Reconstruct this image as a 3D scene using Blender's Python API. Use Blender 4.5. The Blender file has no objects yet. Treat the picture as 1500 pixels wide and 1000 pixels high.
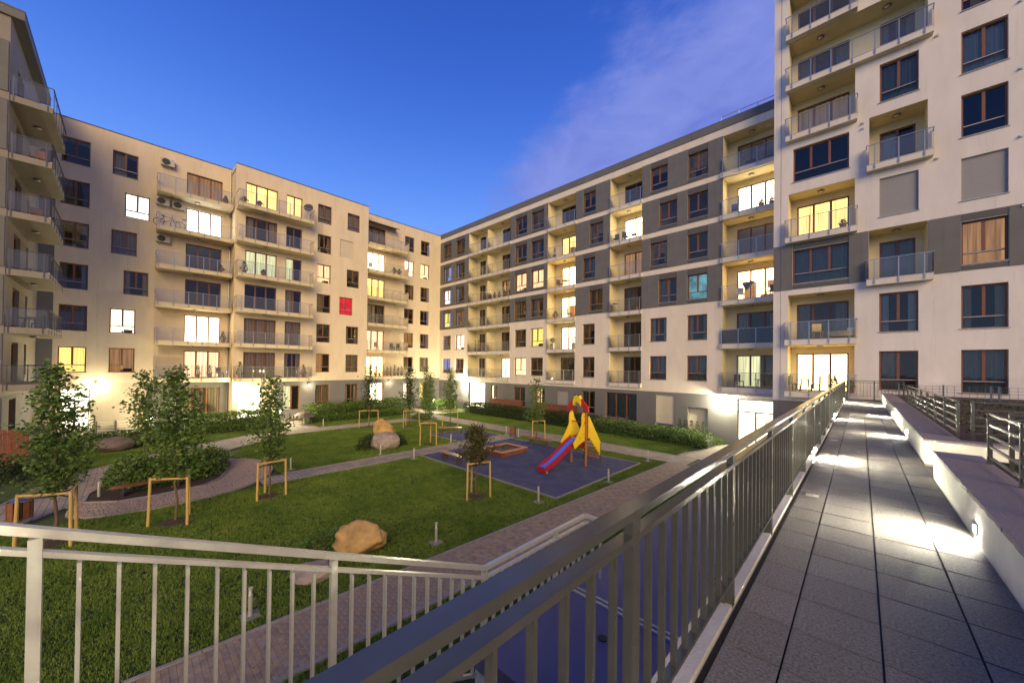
import bpy, math, random
from mathutils import Vector, Matrix, noise

random.seed(11)
SC = bpy.context.scene
COL = SC.collection
R = math.radians

# ------------------------------------------------------------------ camera
cam_d = bpy.data.cameras.new('camera')
cam_d.sensor_fit = 'HORIZONTAL'
cam_d.sensor_width = 36.0
cam_d.lens = 36.0 * 535.39 / 1500.0
cam_d.shift_y = 32.72 / 1500.0
cam_d.clip_start = 0.05
cam_d.clip_end = 3000.0
cam = bpy.data.objects.new('camera', cam_d)
COL.objects.link(cam)
_a, _p, _r = 0.762081, 0.00892489, 0.0113899
_fw = Vector((-math.sin(_a) * math.cos(_p), math.cos(_a) * math.cos(_p), math.sin(_p)))
_rt = Vector((math.cos(_a), math.sin(_a), 0.0))
_up = _rt.cross(_fw)
_r2 = _rt * math.cos(_r) + _up * math.sin(_r)
_u2 = -_rt * math.sin(_r) + _up * math.cos(_r)
_m = Matrix((_r2, _u2, -_fw)).transposed().to_4x4()
_m.translation = Vector((0, 0, 5.35))
cam.matrix_world = _m
SC.camera = cam

# ------------------------------------------------------------------ world: dusk sky
world = bpy.data.worlds.new('World')
SC.world = world
world.use_nodes = True
wn = world.node_tree.nodes
wl = world.node_tree.links
wn.clear()
def wnode(t, **kw):
    n = wn.new(t)
    for k, v in kw.items():
        setattr(n, k, v)
    return n
w_out = wnode('ShaderNodeOutputWorld')
w_bg = wnode('ShaderNodeBackground')
wl.new(w_bg.outputs[0], w_out.inputs[0])
SUN_DIR = Vector((0.76, -0.54, 0.40)).normalized()      # towards the afterglow, behind the camera
w_tc = wnode('ShaderNodeTexCoord')
w_sep = wnode('ShaderNodeSeparateXYZ')
wl.new(w_tc.outputs['Generated'], w_sep.inputs[0])
w_sky = wnode('ShaderNodeTexSky')
w_sky.sky_type = 'NISHITA'
w_sky.sun_disc = False
w_sky.sun_elevation = R(3.0)
w_sky.sun_rotation = math.atan2(SUN_DIR.x, SUN_DIR.y)
w_sky.altitude = 100
w_sky.ozone_density = 3.0
# dusk gradient from pale blue at the horizon to deep blue overhead
w_ramp = wnode('ShaderNodeValToRGB')
cr = w_ramp.color_ramp
cr.interpolation = 'B_SPLINE'
stops = [(0.0, (0.44, 0.64, 1.00)), (0.18, (0.28, 0.49, 1.00)), (0.36, (0.125, 0.30, 0.90)), (0.55, (0.042, 0.142, 0.64)), (0.75, (0.024, 0.082, 0.44)), (1.0, (0.010, 0.036, 0.24))]
cr.elements[0].position = stops[0][0]
cr.elements[1].position = stops[-1][0]
cr.elements[0].color = stops[0][1] + (1,)
cr.elements[1].color = stops[-1][1] + (1,)
for p_, c_ in stops[1:-1]:
    e = cr.elements.new(p_)
    e.color = c_ + (1,)
wl.new(w_sep.outputs['Z'], w_ramp.inputs[0])
# thin purple cloud bank rising on the right
w_map = wnode('ShaderNodeMapping')
w_map.inputs['Rotation'].default_value = (R(0), R(38), R(20))
w_map.inputs['Scale'].default_value = (1.3, 2.4, 3.4)
wl.new(w_tc.outputs['Generated'], w_map.inputs[0])
w_n = wnode('ShaderNodeTexNoise')
w_n.inputs['Scale'].default_value = 2.6
w_n.inputs['Detail'].default_value = 7
w_n.inputs['Roughness'].default_value = 0.6
wl.new(w_map.outputs[0], w_n.inputs[0])
w_dot = wnode('ShaderNodeVectorMath', operation='DOT_PRODUCT')
CN = Vector((0.253, 0.495, -0.429)).normalized()         # plane through the left edge of the cloud bank
w_dot.inputs[1].default_value = CN
wl.new(w_tc.outputs['Generated'], w_dot.inputs[0])
w_add = wnode('ShaderNodeMath', operation='MULTIPLY_ADD')
w_add.inputs[1].default_value = 0.5
wl.new(w_n.outputs[0], w_add.inputs[0])
wl.new(w_dot.outputs['Value'], w_add.inputs[2])
w_cr = wnode('ShaderNodeMapRange')
w_cr.interpolation_type = 'SMOOTHSTEP'
w_cr.inputs['From Min'].default_value = 0.15
w_cr.inputs['From Max'].default_value = 0.35
w_cr.inputs['To Max'].default_value = 0.95
wl.new(w_add.outputs[0], w_cr.inputs[0])
w_mix = wnode('ShaderNodeMix', data_type='RGBA')
w_cc = wnode('ShaderNodeMix', data_type='RGBA')
w_cc.inputs['A'].default_value = (0.145, 0.19, 0.60, 1)
w_cc.inputs['B'].default_value = (0.215, 0.265, 0.68, 1)
w_n3 = wnode('ShaderNodeTexNoise')
w_n3.inputs['Scale'].default_value = 3.4
w_n3.inputs['Detail'].default_value = 8
w_n3.inputs['Roughness'].default_value = 0.6
w_n3.inputs['Distortion'].default_value = 0.4
wl.new(w_map.outputs[0], w_n3.inputs[0])
w_r3 = wnode('ShaderNodeMapRange')
w_r3.inputs['From Min'].default_value = 0.36
w_r3.inputs['From Max'].default_value = 0.64
wl.new(w_n3.outputs[0], w_r3.inputs[0])
wl.new(w_r3.outputs[0], w_cc.inputs['Factor'])
wl.new(w_cc.outputs['Result'], w_mix.inputs['B'])
wl.new(w_cr.outputs[0], w_mix.inputs['Factor'])
wl.new(w_ramp.outputs[0], w_mix.inputs['A'])
# physical sky adds the faint glow of the set sun
w_sc = wnode('ShaderNodeVectorMath', operation='SCALE')
w_sc.inputs['Scale'].default_value = 0.012
wl.new(w_sky.outputs[0], w_sc.inputs[0])
w_sum = wnode('ShaderNodeVectorMath', operation='ADD')
wl.new(w_mix.outputs['Result'], w_sum.inputs[0])
wl.new(w_sc.outputs[0], w_sum.inputs[1])
wl.new(w_sum.outputs[0], w_bg.inputs[0])
w_bg.inputs[1].default_value = 1.02

# ------------------------------------------------------------------ afterglow of the set sun
sd = bpy.data.lights.new('sun', 'SUN')
sd.energy = 3.3
sd.color = (1.0, 0.72, 0.30)
sd.angle = R(40)
sun = bpy.data.objects.new('sun', sd)
COL.objects.link(sun)
sun.rotation_euler = (-SUN_DIR).to_track_quat('-Z', 'Y').to_euler()

SC.view_settings.view_transform = 'Standard'
SC.view_settings.look = 'None'
SC.view_settings.gamma = 1.0
SC.view_settings.exposure = 0.12
SC.view_settings.use_curve_mapping = False
SC.render.engine = 'CYCLES'
SC.cycles.max_bounces = 7
SC.cycles.diffuse_bounces = 3
SC.cycles.transparent_max_bounces = 16
SC.cycles.sample_clamp_indirect = 4.0
SC.cycles.use_denoising = True

# ------------------------------------------------------------------ materials
MATS = {}
def principled(name, col, rough=0.8, metal=0.0, var=0.12, vscale=3.0, bump=0.0, bscale=60.0, col2=None, spec=0.5, coord='Object', stretch=None, streak=0.0):
    m = bpy.data.materials.new(name)
    m.use_nodes = True
    nt = m.node_tree
    b = nt.nodes['Principled BSDF']
    b.inputs['Roughness'].default_value = rough
    b.inputs['Metallic'].default_value = metal
    b.inputs['Specular IOR Level'].default_value = spec
    tc = nt.nodes.new('ShaderNodeTexCoord')
    vec = tc.outputs[coord]
    if stretch:
        mp = nt.nodes.new('ShaderNodeMapping')
        mp.inputs['Scale'].default_value = stretch
        nt.links.new(vec, mp.inputs[0])
        vec = mp.outputs[0]
    n = nt.nodes.new('ShaderNodeTexNoise')
    n.inputs['Scale'].default_value = vscale
    n.inputs['Detail'].default_value = 6
    n.inputs['Roughness'].default_value = 0.62
    nt.links.new(vec, n.inputs[0])
    r = nt.nodes.new('ShaderNodeValToRGB')
    c1 = [c * (1 - var) for c in col]
    c2 = list(col2) if col2 else [min(1, c * (1 + var)) for c in col]
    r.color_ramp.elements[0].position = 0.32
    r.color_ramp.elements[1].position = 0.68
    r.color_ramp.elements[0].color = (*c1, 1)
    r.color_ramp.elements[1].color = (*c2, 1)
    nt.links.new(n.outputs[0], r.inputs[0])
    out = r.outputs[0]
    if streak:
        # rain streaks and grime running down the render
        mp2 = nt.nodes.new('ShaderNodeMapping')
        mp2.inputs['Scale'].default_value = (3.2, 3.2, 0.16)
        nt.links.new(tc.outputs[coord], mp2.inputs[0])
        n3 = nt.nodes.new('ShaderNodeTexNoise')
        n3.inputs['Scale'].default_value = 1.0
        n3.inputs['Detail'].default_value = 8
        n3.inputs['Roughness'].default_value = 0.7
        nt.links.new(mp2.outputs[0], n3.inputs[0])
        r3 = nt.nodes.new('ShaderNodeMapRange')
        r3.inputs['From Min'].default_value = 0.56
        r3.inputs['From Max'].default_value = 0.78
        r3.inputs['To Min'].default_value = 0.0
        r3.inputs['To Max'].default_value = streak
        nt.links.new(n3.outputs[0], r3.inputs[0])
        m3 = nt.nodes.new('ShaderNodeMix')
        m3.data_type = 'RGBA'
        m3.inputs['B'].default_value = (col[0] * .5, col[1] * .48, col[2] * .46, 1)
        nt.links.new(r3.outputs[0], m3.inputs['Factor'])
        nt.links.new(out, m3.inputs['A'])
        out = m3.outputs['Result']
    nt.links.new(out, b.inputs['Base Color'])
    if bump:
        n2 = nt.nodes.new('ShaderNodeTexNoise')
        n2.inputs['Scale'].default_value = bscale
        n2.inputs['Detail'].default_value = 4
        nt.links.new(vec, n2.inputs[0])
        bp = nt.nodes.new('ShaderNodeBump')
        bp.inputs['Strength'].default_value = bump
        bp.inputs['Distance'].default_value = 0.02
        nt.links.new(n2.outputs[0], bp.inputs['Height'])
        nt.links.new(bp.outputs[0], b.inputs['Normal'])
    MATS[name] = m
    return m

principled('plaster_pale', (0.64, 0.575, 0.535), 0.9, var=0.07, vscale=1.1, bump=0.3, bscale=45, stretch=(1, 1, .35), streak=0.5)
principled('plaster', (0.66, 0.57, 0.48), 0.9, var=0.07, vscale=1.1, bump=0.3, bscale=45, stretch=(1, 1, .35), streak=0.5)
principled('loggia_plaster', (0.70, 0.60, 0.37), 0.9, var=0.05, vscale=0.8, bump=0.2)
principled('grey_panel', (0.125, 0.118, 0.115), 0.7, var=0.12, vscale=0.9, bump=0.1, bscale=30, streak=.35)
principled('grey_spandrel', (0.082, 0.076, 0.073), 0.7, var=0.10, vscale=0.7)
principled('grey_plaster', (0.14, 0.132, 0.132), 0.9, var=0.10, vscale=0.6, bump=0.25, bscale=45)
principled('beige_plaster', (0.50, 0.42, 0.31), 0.9, var=0.07, vscale=1.1, bump=0.3, bscale=45, stretch=(1, 1, .35), streak=0.5)
principled('roof_metal', (0.09, 0.09, 0.1), 0.5, 0.3)
principled('wood_frame', (0.17, 0.062, 0.026), 0.45, var=0.2, vscale=6, stretch=(1, 1, .15))
principled('sill_metal', (0.42, 0.38, 0.35), 0.45, 0.6)
principled('steel', (0.60, 0.59, 0.50), 0.33, 0.45, var=0.08, vscale=9)
principled('balcony_steel', (0.36, 0.35, 0.32), 0.3, 0.6, var=0.08, vscale=9)
principled('rail_steel', (0.112, 0.111, 0.095), 0.22, 0.45, var=0.08, vscale=9)
principled('plaster_cream', (0.64, 0.525, 0.38), 0.9, var=0.07, vscale=1.1, bump=0.3, bscale=45, stretch=(1, 1, .35), streak=0.5)
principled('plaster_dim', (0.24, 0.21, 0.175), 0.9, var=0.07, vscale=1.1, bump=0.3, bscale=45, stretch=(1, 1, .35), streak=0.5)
principled('slab_cream', (0.58, 0.485, 0.32), 0.85, var=0.07, vscale=1.2, bump=0.15)
principled('steel_dark', (0.20, 0.19, 0.18), 0.32, 0.8, var=0.1, vscale=9)
principled('shutter_grey', (0.27, 0.255, 0.25), 0.6, var=0.03)
principled('shutter_cream', (0.58, 0.5, 0.37), 0.6, var=0.03)
principled('slab_paint', (0.60, 0.535, 0.47), 0.85, var=0.07, vscale=1.2, bump=0.15)
principled('beige_cloth', (0.42, 0.34, 0.22), 0.95, var=0.2, vscale=5, stretch=(6, 6, .3))
principled('pale_cloth', (0.55, 0.53, 0.48), 0.95, var=0.15, vscale=5, stretch=(6, 6, .3))
principled('dark_cloth', (0.06, 0.06, 0.065), 0.95)
principled('grey_cloth', (0.34, 0.31, 0.24), 0.95, var=0.2, vscale=5, stretch=(6, 6, .3))
principled('room_dark', (0.03, 0.026, 0.022), 0.95)  # near-black colour stands in for the darkness of unlit rooms
principled('concrete', (0.44, 0.42, 0.37), 0.85, var=0.12, vscale=2.2, bump=0.25, bscale=50)
principled('white_wall', (0.70, 0.68, 0.58), 0.85, var=0.10, vscale=1.7, bump=0.2, bscale=40)
principled('granite', (0.158, 0.148, 0.132), 0.86, var=0.5, vscale=70, bump=0.25, bscale=220)
principled('granite_top', (0.24, 0.205, 0.20), 0.6, var=0.3, vscale=60, bump=0.3, bscale=90)
principled('gutter', (0.02, 0.019, 0.018), 0.6)
principled('deck_sky_tint', (0.11, 0.105, 0.19), 0.45, var=0.10, vscale=1.2)  # blue of the sky's light mixed into a grey floor colour
principled('rubber_blue', (0.042, 0.052, 0.15), 0.9, var=0.2, vscale=1.6, bump=0.5, bscale=120, col2=(0.07, 0.076, 0.155))
principled('soil', (0.055, 0.032, 0.02), 0.95, var=0.4, vscale=25, bump=0.9, bscale=60)
principled('ground_grass', (0.040, 0.070, 0.014), 0.95, var=0.45, vscale=1.4, bump=0.6, bscale=40)
principled('blade', (0.045, 0.083, 0.013), 0.75, var=0.35, vscale=1.3, coord='Generated')
principled('paver', (0.29, 0.225, 0.165), 0.85, var=0.3, vscale=5, bump=0.3, bscale=80)
principled('kerb', (0.26, 0.24, 0.22), 0.85, var=0.2, vscale=6, bump=0.2)
principled('leaf', (0.042, 0.078, 0.018), 0.6, var=0.45, vscale=2.4)
principled('leaf_dark', (0.022, 0.042, 0.012), 0.6, var=0.45, vscale=2.4)
principled('leaf_purple', (0.052, 0.045, 0.02), 0.6, var=0.45, vscale=2.4)
principled('conifer', (0.03, 0.07, 0.02), 0.7, var=0.4, vscale=6)
principled('bark', (0.13, 0.09, 0.055), 0.9, var=0.3, vscale=12, bump=0.6, bscale=40, stretch=(3, 3, .6))
principled('stake_wood', (0.50, 0.33, 0.10), 0.7, var=0.2, vscale=6, bump=0.3, bscale=30, stretch=(4, 4, .4))
principled('bench_wood', (0.22, 0.085, 0.04), 0.4, var=0.25, vscale=5)
principled('brown_wood', (0.16, 0.045, 0.02), 0.6, var=0.3, vscale=4)
principled('leg_wood', (0.36, 0.13, 0.04), 0.55, var=0.15, vscale=4)
principled('boulder_tan', (0.46, 0.28, 0.09), 0.85, var=0.35, vscale=2.2, bump=0.8, bscale=9)
principled('boulder_grey', (0.30, 0.24, 0.19), 0.85, var=0.35, vscale=3.0, bump=0.8, bscale=9)
principled('boulder_dark', (0.13, 0.095, 0.085), 0.85, var=0.35, vscale=2.2, bump=0.7, bscale=9)
principled('yellow', (0.80, 0.55, 0.015), 0.35, var=0.05)
principled('red', (0.40, 0.014, 0.018), 0.35, var=0.06)
principled('blue_slide', (0.05, 0.22, 0.9), 0.3, var=0.04)
principled('black', (0.015, 0.015, 0.015), 0.6)
principled('white_paint', (0.75, 0.73, 0.68), 0.5, var=0.05)
principled('ac_white', (0.46, 0.43, 0.39), 0.5, var=0.06)
principled('terracotta', (0.32, 0.11, 0.05), 0.8, var=0.15)
principled('sand_frame', (0.42, 0.22, 0.15), 0.7, var=0.15, vscale=6)
principled('sand', (0.12, 0.10, 0.075), 0.95, var=0.3, vscale=20, bump=0.5)
principled('yellow_cloth', (0.7, 0.5, 0.16), 0.9)
principled('awning_grey', (0.10, 0.095, 0.1), 0.8)
principled('chair_green', (0.10, 0.13, 0.035), 0.6)
principled('plastic_blue', (0.05, 0.09, 0.28), 0.5)
principled('rattan', (0.13, 0.06, 0.03), 0.8, var=0.3, vscale=30)

def paving(name, c1, c2, mortar, sx, sy, bump=0.4):
    m = bpy.data.materials.new(name)
    m.use_nodes = True
    nt = m.node_tree
    b = nt.nodes['Principled BSDF']
    b.inputs['Roughness'].default_value = 0.85
    tc = nt.nodes.new('ShaderNodeTexCoord')
    br = nt.nodes.new('ShaderNodeTexBrick')
    br.inputs['Scale'].default_value = 1.0
    br.inputs['Brick Width'].default_value = sx
    br.inputs['Row Height'].default_value = sy
    br.inputs['Mortar Size'].default_value = 0.012
    br.inputs['Color1'].default_value = (*c1, 1)
    br.inputs['Color2'].default_value = (*c2, 1)
    br.inputs['Mortar'].default_value = (*mortar, 1)
    nt.links.new(tc.outputs['Object'], br.inputs[0])
    n = nt.nodes.new('ShaderNodeTexNoise')
    n.inputs['Scale'].default_value = 1.3
    n.inputs['Detail'].default_value = 6
    nt.links.new(tc.outputs['Object'], n.inputs[0])
    mx = nt.nodes.new('ShaderNodeMix')
    mx.data_type = 'RGBA'
    mx.blend_type = 'OVERLAY'
    mx.inputs['Factor'].default_value = 0.55
    nt.links.new(br.outputs[0], mx.inputs['A'])
    nt.links.new(n.outputs[0], mx.inputs['B'])
    nt.links.new(mx.outputs['Result'], b.inputs['Base Color'])
    bp = nt.nodes.new('ShaderNodeBump')
    bp.inputs['Strength'].default_value = bump
    bp.inputs['Distance'].default_value = 0.01
    bp.invert = True
    nt.links.new(br.outputs['Fac'], bp.inputs['Height'])
    nt.links.new(bp.outputs[0], b.inputs['Normal'])
    MATS[name] = m
paving('path_paving', (0.27, 0.225, 0.19), (0.33, 0.275, 0.23), (0.12, 0.10, 0.085), 0.4, 0.2)

def glass(name, ior, rough=0.02, tint=(1, 1, 1), frost=0.0):
    m = bpy.data.materials.new(name)
    m.use_nodes = True
    nt = m.node_tree
    nt.nodes.clear()
    o = nt.nodes.new('ShaderNodeOutputMaterial')
    t = nt.nodes.new('ShaderNodeBsdfTransparent')
    t.inputs[0].default_value = (*tint, 1)
    g = nt.nodes.new('ShaderNodeBsdfGlossy')
    g.inputs['Roughness'].default_value = rough
    g.inputs['Color'].default_value = (0.88, 0.84, 0.80, 1)
    f = nt.nodes.new('ShaderNodeFresnel')
    f.inputs['IOR'].default_value = ior
    # a faint waviness so that reflections are not mirror-perfect
    n = nt.nodes.new('ShaderNodeTexNoise')
    n.inputs['Scale'].default_value = 1.3
    tc = nt.nodes.new('ShaderNodeTexCoord')
    nt.links.new(tc.outputs['Object'], n.inputs[0])
    bp = nt.nodes.new('ShaderNodeBump')
    bp.inputs['Strength'].default_value = 0.04
    bp.inputs['Distance'].default_value = 0.05
    nt.links.new(n.outputs[0], bp.inputs['Height'])
    nt.links.new(bp.outputs[0], g.inputs['Normal'])
    mx = nt.nodes.new('ShaderNodeMixShader')
    nt.links.new(f.outputs[0], mx.inputs[0])
    last = t.outputs[0]
    if frost:
        d = nt.nodes.new('ShaderNodeBsdfDiffuse')
        d.inputs[0].default_value = (0.6, 0.6, 0.62, 1)
        m2 = nt.nodes.new('ShaderNodeMixShader')
        m2.inputs[0].default_value = frost
        nt.links.new(t.outputs[0], m2.inputs[1])
        nt.links.new(d.outputs[0], m2.inputs[2])
        last = m2.outputs[0]
    nt.links.new(last, mx.inputs[1])
    nt.links.new(g.outputs[0], mx.inputs[2])
    nt.links.new(mx.outputs[0], o.inputs[0])
    MATS[name] = m
glass('pane_glass', 1.58, tint=(0.90, 0.86, 0.77))
glass('rail_glass', 1.5, tint=(0.82, 0.85, 0.88), frost=0.07)
glass('smoked_glass', 1.65, tint=(0.10, 0.06, 0.05), frost=0.04)

def lit(name, col, strength, folds=True, var=0.45):
    m = bpy.data.materials.new(name)
    m.use_nodes = True
    nt = m.node_tree
    nt.nodes.clear()
    o = nt.nodes.new('ShaderNodeOutputMaterial')
    e = nt.nodes.new('ShaderNodeEmission')
    tc = nt.nodes.new('ShaderNodeTexCoord')
    mp = nt.nodes.new('ShaderNodeMapping')
    mp.inputs['Scale'].default_value = (9, 9, 0.35) if folds else (1.3, 1.3, 1.3)
    nt.links.new(tc.outputs['Object'], mp.inputs[0])
    oi = nt.nodes.new('ShaderNodeObjectInfo')
    cx = nt.nodes.new('ShaderNodeVectorMath')
    cx.operation = 'ADD'
    nt.links.new(mp.outputs[0], cx.inputs[0])
    nt.links.new(oi.outputs['Location'], cx.inputs[1])
    n = nt.nodes.new('ShaderNodeTexNoise')
    n.inputs['Scale'].default_value = 1.0
    n.inputs['Detail'].default_value = 4
    nt.links.new(cx.outputs[0], n.inputs[0])
    r = nt.nodes.new('ShaderNodeMapRange')
    r.inputs['From Min'].default_value = 0.3
    r.inputs['From Max'].default_value = 0.7
    r.inputs['To Min'].default_value = strength * (1 - var)
    r.inputs['To Max'].default_value = strength * (1 + var)
    nt.links.new(n.outputs[0], r.inputs[0])
    e.inputs[0].default_value = (*col, 1)
    nt.links.new(r.outputs[0], e.inputs[1])
    nt.links.new(e.outputs[0], o.inputs[0])
    MATS[name] = m
lit('lit_white', (1.0, 0.88, 0.66), 2.5)
lit('lit_cool', (0.90, 0.97, 1.0), 2.2)
lit('lit_warm', (1.0, 0.74, 0.36), 2.2)
lit('lit_yellow', (1.0, 0.74, 0.20), 1.5)
lit('lit_pink', (1.0, 0.62, 0.36), 1.5)
for n_, c_, s_ in (('lit_white', (1.0, 0.86, 0.58), 8.0), ('lit_cool', (0.90, 0.97, 1.0), 8.0), ('lit_warm', (1.0, 0.70, 0.28), 9.0), ('lit_yellow', (1.0, 0.70, 0.22), 2.2), ('lit_pink', (1.0, 0.62, 0.36), 2.0)):
    lit(n_ + '_strong', c_, s_)
lit('lit_amber', (1.0, 0.52, 0.20), 0.36)
lit('lit_green', (0.92, 0.92, 0.55), 0.95)
lit('lit_teal', (0.20, 0.50, 0.62), 0.55, False, .7)
lit('lit_red', (1.0, 0.03, 0.07), 0.75, False, 0.3)
lit('lit_dim', (0.9, 0.62, 0.35), 0.16)
lit('lit_faint', (1.0, 0.72, 0.42), 0.045, False, .6)
lit('entrance_light', (1.0, 0.93, 0.72), 6.0, False, 0.3)
lit('lamp_glow', (1.0, 0.92, 0.75), 40, False, 0.0)
lit('lens_glow', (1.0, 0.93, 0.74), 2600, False, 0.0)
lit('lamp_soft', (1.0, 0.85, 0.55), 6, False, 0.0)
M = MATS
# ------------------------------------------------------------------ mesh helpers
class MB:
    def __init__(s):
        s.v, s.f, s.m = [], [], []
    def quad(s, a, b, c, d, mi=0):
        i = len(s.v)
        s.v += [tuple(a), tuple(b), tuple(c), tuple(d)]
        s.f.append((i, i + 1, i + 2, i + 3))
        s.m.append(mi)
    def box(s, x0, y0, z0, x1, y1, z1, mi=0):
        if x0 > x1: x0, x1 = x1, x0
        if y0 > y1: y0, y1 = y1, y0
        if z0 > z1: z0, z1 = z1, z0
        i = len(s.v)
        s.v += [(x0, y0, z0), (x1, y0, z0), (x1, y1, z0), (x0, y1, z0), (x0, y0, z1), (x1, y0, z1), (x1, y1, z1), (x0, y1, z1)]
        for q in ((0, 3, 2, 1), (4, 5, 6, 7), (0, 1, 5, 4), (1, 2, 6, 5), (2, 3, 7, 6), (3, 0, 4, 7)):
            s.f.append(tuple(i + k for k in q))
            s.m.append(mi)
    def beam(s, p, q, w, h, mi=0, up=(0, 0, 1)):
        p, q = Vector(p), Vector(q)
        d = (q - p).normalized()
        u = Vector(up)
        if abs(d.dot(u)) > 0.98:
            u = Vector((0, 1, 0))
        r = d.cross(u).normalized()
        u = r.cross(d).normalized()
        i = len(s.v)
        for c in (p, q):
            for a, b in ((-1, -1), (1, -1), (1, 1), (-1, 1)):
                s.v.append(tuple(c + r * (a * w / 2) + u * (b * h / 2)))
        for k in ((0, 1, 2, 3), (7, 6, 5, 4), (0, 4, 5, 1), (1, 5, 6, 2), (2, 6, 7, 3), (3, 7, 4, 0)):
            s.f.append(tuple(i + j for j in k))
            s.m.append(mi)
    def tube(s, p, q, r0, r1=None, n=8, mi=0, caps=True):
        r1 = r0 if r1 is None else r1
        p, q = Vector(p), Vector(q)
        d = (q - p)
        if d.length < 1e-6: return
        d.normalize()
        u = Vector((0, 0, 1)) if abs(d.z) < 0.95 else Vector((1, 0, 0))
        a = d.cross(u).normalized()
        b = d.cross(a)
        i = len(s.v)
        for c, r in ((p, r0), (q, r1)):
            for k in range(n):
                t = 2 * math.pi * k / n
                s.v.append(tuple(c + a * (r * math.cos(t)) + b * (r * math.sin(t))))
        for k in range(n):
            s.f.append((i + k, i + (k + 1) % n, i + n + (k + 1) % n, i + n + k))
            s.m.append(mi)
        if caps:
            s.f.append(tuple(i + k for k in reversed(range(n)))); s.m.append(mi)
            s.f.append(tuple(i + n + k for k in range(n))); s.m.append(mi)
    def ring(s, c, axis, R_, r, n=20, k=6, mi=0):
        c, ax = Vector(c), Vector(axis).normalized()
        u = Vector((0, 0, 1)) if abs(ax.z) < 0.9 else Vector((1, 0, 0))
        a = ax.cross(u).normalized(); b = ax.cross(a)
        i = len(s.v)
        for j in range(n):
            t = 2 * math.pi * j / n
            o = a * math.cos(t) + b * math.sin(t)
            for l in range(k):
                w = 2 * math.pi * l / k
                s.v.append(tuple(c + o * (R_ + r * math.cos(w)) + ax * (r * math.sin(w))))
        for j in range(n):
            for l in range(k):
                s.f.append((i + j * k + l, i + ((j + 1) % n) * k + l, i + ((j + 1) % n) * k + (l + 1) % k, i + j * k + (l + 1) % k)); s.m.append(mi)
    def poly(s, pts, z0, z1, mi=0):
        # vertical prism from a counter-clockwise outline
        i, n = len(s.v), len(pts)
        s.v += [(x, y, z0) for x, y in pts] + [(x, y, z1) for x, y in pts]
        s.f.append(tuple(i + k for k in reversed(range(n)))); s.m.append(mi)
        s.f.append(tuple(i + n + k for k in range(n))); s.m.append(mi)
        for k in range(n):
            j = (k + 1) % n
            s.f.append((i + k, i + j, i + n + j, i + n + k)); s.m.append(mi)
    def mesh(s, name, mats, smooth=False):
        me = bpy.data.meshes.new(name)
        me.from_pydata(s.v, [], s.f)
        for mt in (mats if isinstance(mats, (list, tuple)) else [mats]):
            me.materials.append(M[mt])
        me.polygons.foreach_set('material_index', s.m)
        if smooth:
            me.polygons.foreach_set('use_smooth', [True] * len(s.f))
        me.update()
        return me

def add(name, me, parent=None, loc=(0, 0, 0), rot=(0, 0, 0), scale=None):
    o = bpy.data.objects.new(name, me)
    COL.objects.link(o)
    if parent is not None: o.parent = parent
    o.location = loc
    o.rotation_euler = rot
    if scale: o.scale = scale
    return o
def part(name, mb, mats, parent, loc=(0, 0, 0), smooth=False):
    return add(name, mb.mesh(name, mats, smooth), parent, loc)
def tag(o, label, cat, group=None):
    o['label'] = label
    o['category'] = cat
    if group: o['group'] = group
    return o
def thing(name, label, cat, loc=(0, 0, 0), rz=0.0, group=None):
    o = add(name, None, None, loc, (0, 0, rz))
    o.empty_display_size = 0.2
    return tag(o, label, cat, group)
def structure(name, mb, mats, smooth=False):
    o = part(name, mb, mats, None, smooth=smooth)
    o['kind'] = 'structure'
    return o
def copy_tree(o, parent=None):
    c = o.copy()
    COL.objects.link(c)
    if parent is not None: c.parent = parent
    for ch in list(o.children):
        copy_tree(ch, c)
    return c
CACHE = {}
def cached(key, fn):
    if key not in CACHE: CACHE[key] = fn()
    return CACHE[key]

# ------------------------------------------------------------------ building kit
# Local frame of a facade: x to the right as seen from outside, y into the building, z up.
def wall(parent, name, s0, s1, z0, z1, holes, mats, matfn=None, y=0.0, rev=0.2):
    xs = sorted({s0, s1, *[h[0] for h in holes], *[h[1] for h in holes]})
    zs = sorted({z0, z1, *[h[2] for h in holes], *[h[3] for h in holes], *([3.5, 3.75] if matfn else [])})
    xs = [v for v in xs if s0 <= v <= s1]
    zs = [v for v in zs if z0 <= v <= z1]
    b = MB()
    matfn = matfn or (lambda a, c: 0)
    for i in range(len(xs) - 1):
        for j in range(len(zs) - 1):
            cx, cz = (xs[i] + xs[i + 1]) / 2, (zs[j] + zs[j + 1]) / 2
            if any(h[0] < cx < h[1] and h[2] < cz < h[3] for h in holes): continue
            b.quad((xs[i], y, zs[j]), (xs[i + 1], y, zs[j]), (xs[i + 1], y, zs[j + 1]), (xs[i], y, zs[j + 1]), matfn(cx, cz))
    for h in holes:
        a, c, d, e = h[:4]
        dp = h[4] if len(h) > 4 else rev
        mi = matfn((a + c) / 2, (d + e) / 2)
        if len(h) > 5: mi = h[5]
        b.quad((a, y, d), (a, y + dp, d), (a, y + dp, e), (a, y, e), mi)
        b.quad((c, y + dp, d), (c, y, d), (c, y, e), (c, y + dp, e), mi)
        b.quad((a, y, e), (a, y + dp, e), (c, y + dp, e), (c, y, e), mi)
        b.quad((a, y + dp, d), (a, y, d), (c, y, d), (c, y + dp, d), mi)
    return part(name, b, mats, parent)

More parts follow.
